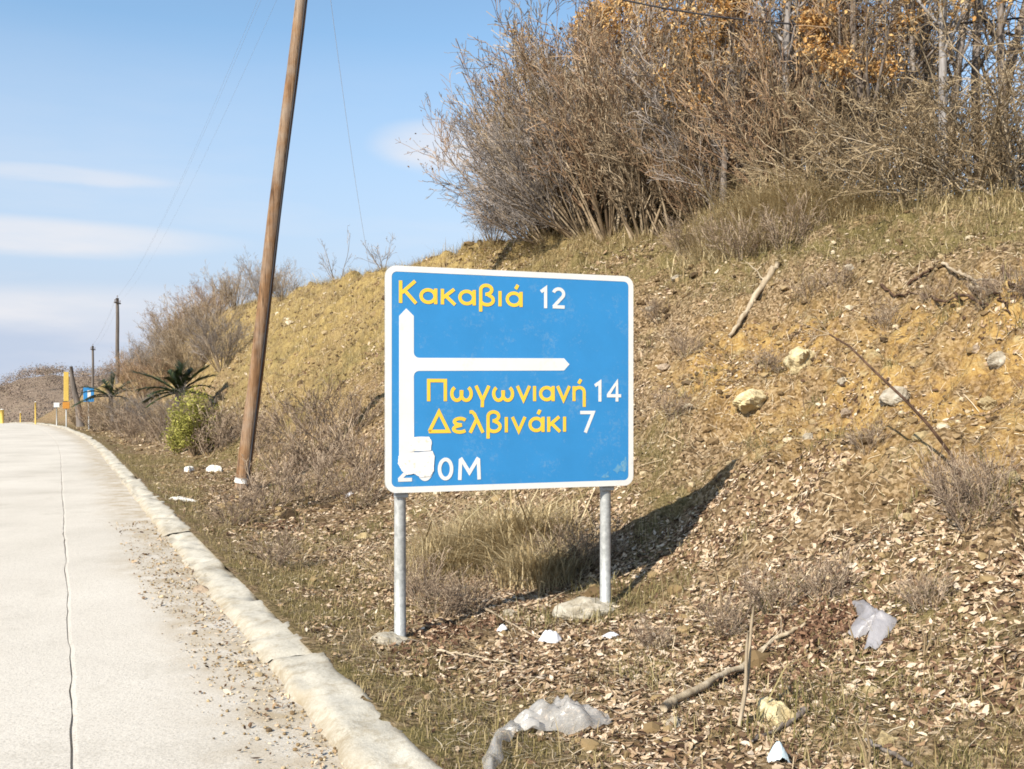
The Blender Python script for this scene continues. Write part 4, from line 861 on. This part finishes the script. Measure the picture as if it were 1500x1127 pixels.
pb = ground_at(354, 716); lean = ((441-750)/F_PX*pb[1]-pb[0])/((EYE+HORIZON/F_PX*pb[1])-pb[2])
HP = 10.6
main, mbase, mp_ = pole_thing(354, 716, None, (lean*HP, .0, HP), 'tall brown wooden utility pole leaning to the right beside the road', .128, .098, M_POLE, GP)
mb = MB(); zz = np.linspace(.10, .19, 3); mb.tube(np.stack([zz*lean, 0*zz, zz], 1), [.133, .135, .133], 18); mb.obj('white_band', M_WHITE, main, True)
mb = MB(); zz = np.linspace(.05, HP-.5, 12); mb.tube(np.stack([zz*lean+.10*np.linspace(1, .82, 12)+.012, 0*zz-.085*np.linspace(1, .8, 12), zz], 1), zz*0+.016, 8); mb.obj('dark_side_tube', M_WIRE, main, True)  # thin near-black tube running up the right side of the pole
p2, b2, pts2 = pole_thing(172, None, 73, (0, 0, EYE+(HORIZON-437)/F_PX*73-float(Hxy((172-750)/F_PX*73, 73))), 'dark thin utility pole on the verge far along the road', .15, .11, M_FARPOLE, GP)
p3, b3, pts3 = pole_thing(136, None, 99, (0, 0, EYE+(HORIZON-507)/F_PX*99-float(Hxy((136-750)/F_PX*99, 99))), 'farthest and shortest looking utility pole, near the crest of the road', .13, .10, M_FARPOLE, GP)
def wire(a, b, sag, r, m, name, label, cat, group=None):
    t = np.linspace(0, 1, 40)[:, None]; P = a+(b-a)*t; P[:, 2] -= (4*sag*t*(1-t))[:, 0]; mb = MB(); mb.tube(P, np.full(40, r), 6); tag(mb.obj(name, m, None, True), label, cat, group)
for i, w in enumerate(('nearer', 'middle', 'farther')):
    wire(mp_[i], pts2[i], 1.0, .0022, M_THINW, 'overhead_wire', 'faint overhead wire from the leaning pole to the thin far pole', 'wire', 'overhead wires along the road')
    wire(pts2[i], pts3[i], .4, .004, M_THINW, 'overhead_wire', 'faint overhead wire between the two far poles', 'wire', 'overhead wires between the far poles')
top = mbase+np.array([lean*(HP-.05), 0, HP-.05])
cb = np.array([(1760-750)/F_PX*13.4, 13.4, EYE+(585-(-20))/F_PX*13.4])
wire(top, cb, 1.36, .014, M_WIRE, 'overhead_cable', 'thick dark cable sagging across the treetops at the upper right', 'cable')
endp = empty('utility_pole', (cb[0], cb[1], float(Hxy(cb[0], cb[1])))); mb = MB(); hh = cb[2]-endp.location.z+.25; zz = np.linspace(-.4, hh, 8); mb.tube(np.stack([0*zz, 0*zz+.12, zz], 1), np.linspace(.13, .10, 8), 14); mb.obj('shaft', M_POLE, endp, True); tag(endp, 'wooden utility pole on the bank top carrying the thick cable', 'utility pole', GP)
wire(top, col_at(545, 9.5), .5, .004, M_STEELW, 'guy_wire', 'thin pale guy wire running from the leaning pole down to the bank', 'wire')

# ------------------------------------------------------------------ far signs and posts by the crest
def at_far(px, lat): p = col_at(px, lat); return p
GS = 'small signs far along the road'
def far_sign(px, Y, zt, zb, w, m, label, second=None, name='distant_sign'):
    X = (px-750)/F_PX*Y; s_, l_ = to_road(X, Y); g = float(H(s_, l_)) if l_ > 1.42 else float(zroad(s_)); root = empty(name, (X, Y, g), .35)
    mb = MB(); mb.tube([(0, .06, -.2), (0, .06, zt-g-.02)], [.035, .035], 10); mb.obj('post', M_GALV, root, True)
    mb = MB(); mb.box((0, 0, (zt+zb)/2-g), (w, .03, zt-zb), .012); mb.obj('board', m, root)
    if second: mb = MB(); mb.box((0, -.005, second[0]-g), (second[1], .03, second[2]), .012); mb.obj('lower_board', second[3], root)
    tag(root, label, 'sign', GS); return root
zy = lambda py, Y: EYE-(py-HORIZON)/F_PX*Y
far_sign(97, 56, zy(545, 56), zy(588, 56), .26, M_MARK_Y, 'tall narrow yellow sign with an orange plate below, far along the kerb', (zy(594, 56), .36, .38, M_MARK_O))
bs = far_sign(130, 52, zy(568, 52), zy(589, 52), .52, M_BLUE, 'small blue and white square sign far along the kerb')
mb = MB(); mb.box((.02, -.018, (zy(568, 52)+zy(589, 52))/2-bs.location.z+.02), (.16, .004, .44), .001); mb.obj('white_symbol', M_WHITE, bs)
far_sign(83, 60, zy(590, 60), zy(597, 60), .32, M_WHITE, 'tiny white plate on a post left of the tall yellow sign')
for px, Y, ht, lab in ((52, 70, 1.55, 'thin yellow marker post standing at the crest of the road'), (30, 84, .9, 'short thin yellow marker post at the crest, left of the taller one'), (3, 80, 1.1, 'yellow marker post at the left edge of the photo')):
    X = (px-750)/F_PX*Y; s_, l_ = to_road(X, Y); g = float(zroad(s_)); root = empty('marker_post', (X, Y, g)); w = .11 if px != 3 else .3
    mb = MB(); mb.tube([(0, 0, -.1), (0, 0, ht*.6), (0, 0, ht)], [w/2, w/2, w/2.2], 10); mb.obj('stake', M_MARK_Y, root, True)
    mb = MB(); mb.tube([(0, 0, ht+.001), (0, 0, ht+.05)], [w/2, w/3], 10); mb.obj('cap', M_WHITE, root); tag(root, lab, 'marker post', 'marker posts at the crest')
# dark leaning stump by the far signs
Xs = (112-750)/F_PX*58; sp = np.array([Xs, 58, float(Hxy(Xs, 58))]); root = empty('dead_tree', sp); t = np.linspace(0, 1, 8)
mb = MB(); mb.tube(np.stack([.25-.55*t+.05*np.sin(t*6), 0*t, -.1+(zy(537, 58)-sp[2]+.1)*t], 1), np.linspace(.24, .09, 8), 9); mb.obj('trunk', M_FARPOLE, root, True)
mb = MB(); mb.tube([(-.02, 0, 1.4), (.25, .05, 1.9), (.38, .05, 2.3)], [.07, .05, .02], 6); mb.obj('limb', M_FARPOLE, root, True); tag(root, 'dark leaning dead trunk just right of the tall yellow sign', 'dead tree')
# small shrubs round the far signs
for px, lat, k, sc, lab in ((248, 3.4, 2, .5, 'brown brush round the trunk of the nearer palm'), (276, 3.6, 3, .5, 'grey brush right of the nearer palm'), (228, 3.3, 3, .5, 'grey brush left of the nearer palm'), (305, 3.6, 0, .45, 'bare brush behind the yellow green bush'), (172, 2.8, 2, .55, 'brown brush round the trunk of the farther palm')):
    SH[k].put(col_at(px, lat), sc, R_.uniform(0, 6.3), lab, 'shrub', 'brush round the palms')
for px, lat, k, sc, lab in ((112, 2.3, 2, .42, 'low brown shrub under the yellow sign'), (132, 2.4, 1, .45, 'low reddish shrub under the small blue sign'), (150, 2.6, 0, .5, 'low bare shrub between the blue sign and the far palm'), (195, 3.0, 3, .6, 'low grey shrub between the two palms'), (215, 4.2, 1, .8, 'reddish shrub behind the nearer palm'), (240, 5.0, 2, .75, 'brown shrub on the slope behind the nearer palm')):
    SH[k].put(col_at(px, lat), sc, R_.uniform(0, 6.3), lab, 'shrub', 'shrubs along the far verge')

# ------------------------------------------------------------------ branches, roots and rubbish
def limb(name, pix, r, m, label, cat, lift=.02, n=8, wob=.012, seed=1, forks=(), heights=None, group=None):
    rng = np.random.default_rng(seed); P = []
    for i, (px, py) in enumerate(pix): p = ground_at(px, py); P.append(p+np.array([0, 0, lift if heights is None else heights[i]]))
    P = np.array(P); t = np.linspace(0, len(P)-1, 5*len(P)); Q = np.stack([np.interp(t, np.arange(len(P)), P[:, i]) for i in range(3)], 1); Q[1:-1] += rng.normal(0, wob, (len(Q)-2, 3))
    base = Q[0].copy(); root = empty(name, base); mb = MB(); mb.tube(Q-base, np.linspace(r[0], r[1], len(Q))*(1+.12*rng.normal(0, 1, len(Q))), n); mb.obj('stem', m, root, True)
    for (f, d, l, rr) in forks:
        i = int(f*(len(Q)-1)); a = Q[i]-base; d = np.array(d, float); d /= np.linalg.norm(d); tt = np.linspace(0, 1, 6)[:, None]; S_ = a+d*l*tt; S_[1:] += rng.normal(0, l*.03, (5, 3)); mb = MB(); mb.tube(S_, np.linspace(rr, rr*.3, 6), 5); mb.obj('twig', m, root, True)
    tag(root, label, cat, group); return root
limb('fallen_branch', [(972, 1048), (1030, 1015), (1090, 982), (1135, 945), (1180, 922)], (.022, .009), M_BARK_PALE, 'long pale branch lying across the leaves at the lower right', 'branch', .035, 8, .008, 1, [(.6, (.6, .2, .5), .22, .006), (.8, (.2, .8, .6), .2, .005)])
def upright(name, px, py, tops, r, m, label, cat):
    p = ground_at(px, py); root = empty(name, p)
    for (tx, ty, dY) in tops:
        Y = p[1]+dY; T = np.array([(tx-750)/F_PX*Y, Y, EYE-(ty-HORIZON)/F_PX*Y])-p; t = np.linspace(0, 1, 7)[:, None]; S_ = T*t; S_[:, 0] += .012*np.sin(t[:, 0]*5); S_[0, 2] -= .04; mb = MB(); mb.tube(S_, np.linspace(r, r*.55, 7), 7); mb.obj('stalk', m, root, True)
    tag(root, label, cat)
upright('broken_stick', 1081, 1062, [(1108, 888, .05), (1100, 925, -.02)], .011, M_BARK_PALE, 'pale broken double stick standing upright at the lower right', 'stick')
upright('dry_stalk', 1250, 965, [(1246, 905, .02)], .006, M_TWIG_PALE, 'short upright dry stalk left of the grey plastic rag', 'stalk')
upright('dry_stalk', 1056, 900, [(1044, 800, .05), (1050, 830, .0)], .006, M_TWIG_PALE, 'thin dry stalk right of the sign shadow', 'stalk')
upright('dry_stalk', 968, 905, [(972, 838, .05)], .005, M_TWIG_PALE, 'thin dry stalk right of the right sign post', 'stalk')
upright('dry_stalk', 1268, 1127, [(1255, 1055, .05), (1275, 1062, .0)], .007, M_TWIG_PALE, 'pale dry stalk at the bottom edge below the yellow stone', 'stalk')
upright('dry_stalk', 1352, 960, [(1350, 900, .02), (1372, 905, .02)], .005, M_TWIG_PALE, 'forked dry stalk right of the grey plastic rag', 'stalk')
limb('dark_branch', [(1102, 1092), (1135, 1078), (1165, 1060), (1180, 1046)], (.006, .016), M_BARK, 'short dark branch lying under the rounded yellow stone', 'branch', .02, 7, .004, 2)
limb('thin_branch', [(1268, 1090), (1300, 1108), (1335, 1127)], (.008, .010), M_BARK, 'thin grey branch at the bottom edge at the lower right', 'branch', .02, 6, .004, 3)
limb('thin_branch', [(640, 958), (690, 965), (758, 978)], (.009, .004), M_BARK_PALE, 'thin pale branch lying in the grass in front of the left sign post', 'branch', .02, 6, .004, 4)
limb('thin_branch', [(710, 895), (745, 915), (790, 940)], (.009, .005), M_BARK_PALE, 'thin pale branch on the ground between the sign posts', 'branch', .02, 6, .004, 5)
limb('dead_log', [(1140, 392), (1118, 425), (1092, 468), (1068, 500)], (.042, .022), M_BARK_PALE, 'pale grey dead log sliding down the upper bank right of the sign', 'log', .05, 9, .01, 6, [(.3, (-.5, .3, .6), .35, .012)])
# the arching dark stem on the bank
p0 = ground_at(1412, 705); root = empty('arching_stem', p0); Q = []
for (px, py, dY) in ((1412, 705, 0), (1392, 665, -.03), (1362, 625, -.02), (1325, 585, .05), (1282, 545, .2), (1245, 508, .4), (1215, 490, .6)):
    Y = p0[1]+dY; Q.append(np.array([(px-750)/F_PX*Y, Y, EYE-(py-HORIZON)/F_PX*Y])-p0)
Q = np.array(Q)
for q in Q[1:]:
    g = float(Hxy(q[0]+p0[0], q[1]+p0[1]))-p0[2]+.05
    if q[2] < g:                                     # keep the stem clear of the bank, along the same line of sight
        for _ in range(60):
            w = q+p0-np.array([0, 0, EYE]); q[:] = w*.992+np.array([0, 0, EYE])-p0
            if q[2] > float(Hxy(q[0]+p0[0], q[1]+p0[1]))-p0[2]+.05: break
mb = MB(); mb.tube(Q, np.linspace(.013, .006, len(Q)), 8); mb.obj('stem', M_DARKSTEM, root, True)
for k, (d, l) in enumerate((((-.8, .2, .35), .3), ((-.5, -.1, .6), .22), ((-.9, .1, -.1), .2))):
    mb = MB(); d = np.array(d); t = np.linspace(0, 1, 5)[:, None]; mb.tube(Q[-1]+d*l*t, np.linspace(.005, .002, 5), 5); mb.obj('twig', M_TWIG, root, True)
tag(root, 'thin dark bare stem arching over the ochre bank at the right', 'stem')
# tangle of exposed roots in the upper right
rts = [[(1290, 425), (1310, 440), (1345, 438)], [(1405, 405), (1430, 425), (1440, 458)], [(1470, 400), (1480, 425), (1500, 445)], [(1350, 440), (1385, 450), (1420, 446)], [(1420, 428), (1450, 440), (1490, 436)], [(1400, 440), (1440, 455), (1480, 470)], [(1440, 420), (1460, 438), (1475, 462)], [(1380, 395), (1420, 415), (1460, 422)], [(1330, 425), (1360, 405), (1395, 378)]]
for i, pix in enumerate(rts): limb('exposed_root', pix, (.016, .006), (M_DARKSTEM, M_BARK_PALE, M_DARKSTEM)[i % 3], 'bare root sticking out of the eroded upper bank near the right edge', 'root', .05, 7, .010, 20+i, group='exposed roots on the upper bank')
# clear plastic sheet
def sheet(name, pc, outline, h, m, label, cat, seed, nr=14, folds=5):
    """crumpled film: a disc of the given outline (metres round pc on the ground) puffed up by h"""
    rng = np.random.default_rng(seed); p = np.array(pc, float); ang = np.linspace(0, 2*math.pi, 48, endpoint=False); O = np.array(outline, float); k = len(O)
    t = np.arange(48)/48*k; R = np.stack([np.interp(t, np.arange(k+1), np.append(O[:, i], O[0, i])) for i in (0, 1)], 1)
    V, Fc = [], []
    for i in range(nr+1):
        f = i/nr
        for j in range(48):
            x, y = R[j]*f; z = h*((1-f**2.2)*.75+.9*float(np.abs(fbm(x*folds*2.2+seed, y*folds*2.2+x*4, seed, 3)))*(1-.5*f))+rng.normal(0, .003); V.append((x, y, float(Hxy(p[0]+x, p[1]+y))-p[2]+.012+max(z, 0)))
    for i in range(nr):
        for j in range(48): Fc.append((i*48+j, (i+1)*48+j, (i+1)*48+(j+1) % 48, i*48+(j+1) % 48))
    o = obj(name, V, Fc, m, None, True); o.location = tuple(p); tag(o, label, cat); return o
pc = ground_at(818, 1075); film = empty('plastic_sheet', pc)
f1 = sheet('film', pc, [(.26, .0), (.23, .10), (.13, .22), (.0, .25), (-.14, .12), (-.28, -.02), (-.2, -.05), (0, -.05), (.14, -.07)], .13, M_FILM, None, None, 3); f1.parent = film; f1.location = (0, 0, 0)
Q = np.array([ground_at(a, b) for a, b in ((790, 1078), (760, 1078), (738, 1090), (726, 1110), (718, 1140), (715, 1175))])+np.array([0, 0, .02])-pc
t = np.linspace(0, 5, 30); Q = np.stack([np.interp(t, np.arange(6), Q[:, i]) for i in range(3)], 1); Q[:, 2] += .025+.012*np.sin(t*5)
d = np.gradient(Q, axis=0); d /= np.linalg.norm(d, axis=1)[:, None]; sd_ = np.cross(d, [0, 0, 1]); wv = .034+.012*np.sin(t*4)
V = []
for i in range(30):
    for j in range(7): u = (j/6-.5)*2; V.append(Q[i]+sd_[i]*wv[i]*u+np.array([0, 0, .03*(1-u*u)+.008*math.sin(i*1.3+j)]))
obj('twisted_tail', V, [(i*7+j, i*7+j+1, i*7+8+j, i*7+7+j) for i in range(29) for j in range(6)], M_FILM, film, True)
tag(film, 'crumpled clear plastic sheet with a twisted tail lying on the grass at the bottom', 'plastic sheet')
sheet('plastic_rag', ground_at(1282, 925), [(.11, -.03), (.09, .08), (.07, .20), (.05, .36), (.0, .38), (-.03, .18), (-.13, .06), (-.11, .0), (-.03, -.01), (-.12, -.16), (-.07, -.20), (.05, -.10)], .085, M_GREYFILM, 'grey plastic rag crumpled on the leaves at the right', 'plastic rag', 5, 10, 4)
sheet('crumpled_paper', ground_at(806, 943), [(.075, 0), (.05, .05), (0, .07), (-.06, .04), (-.085, -.01), (-.04, -.04), (.03, -.05)], .075, M_LITTERW, 'crumpled white wrapper on the ground left of the right post footing', 'litter', 6, 8, 6)
sheet('paper_scrap', ground_at(1141, 1116), [(.05, 0), (.035, .04), (0, .05), (-.045, .03), (-.05, -.02), (0, -.03)], .06, M_LITTERB, 'pale blue scrap of plastic at the bottom edge below the yellow stone', 'litter', 7, 6, 6)
sheet('paper_scrap', ground_at(736, 926), [(.035, 0), (.02, .03), (-.02, .03), (-.04, 0), (-.01, -.02)], .03, M_LITTERW, 'tiny pinkish white scrap on the ground midway between the posts', 'litter', 8, 6, 6)
sheet('paper_scrap', ground_at(895, 935), [(.06, 0), (.04, .03), (-.03, .03), (-.06, 0), (-.01, -.03)], .02, M_LITTERW, 'small white scrap in front of the right post footing', 'litter', 9, 6, 6)
sheet('paper_scrap', ground_at(512, 727), [(.07, 0), (.04, .05), (-.03, .05), (-.07, 0), (-.01, -.04)], .05, M_LITTERW, 'white scrap on the ground left of the lower left sign corner', 'litter', 10, 6, 6)
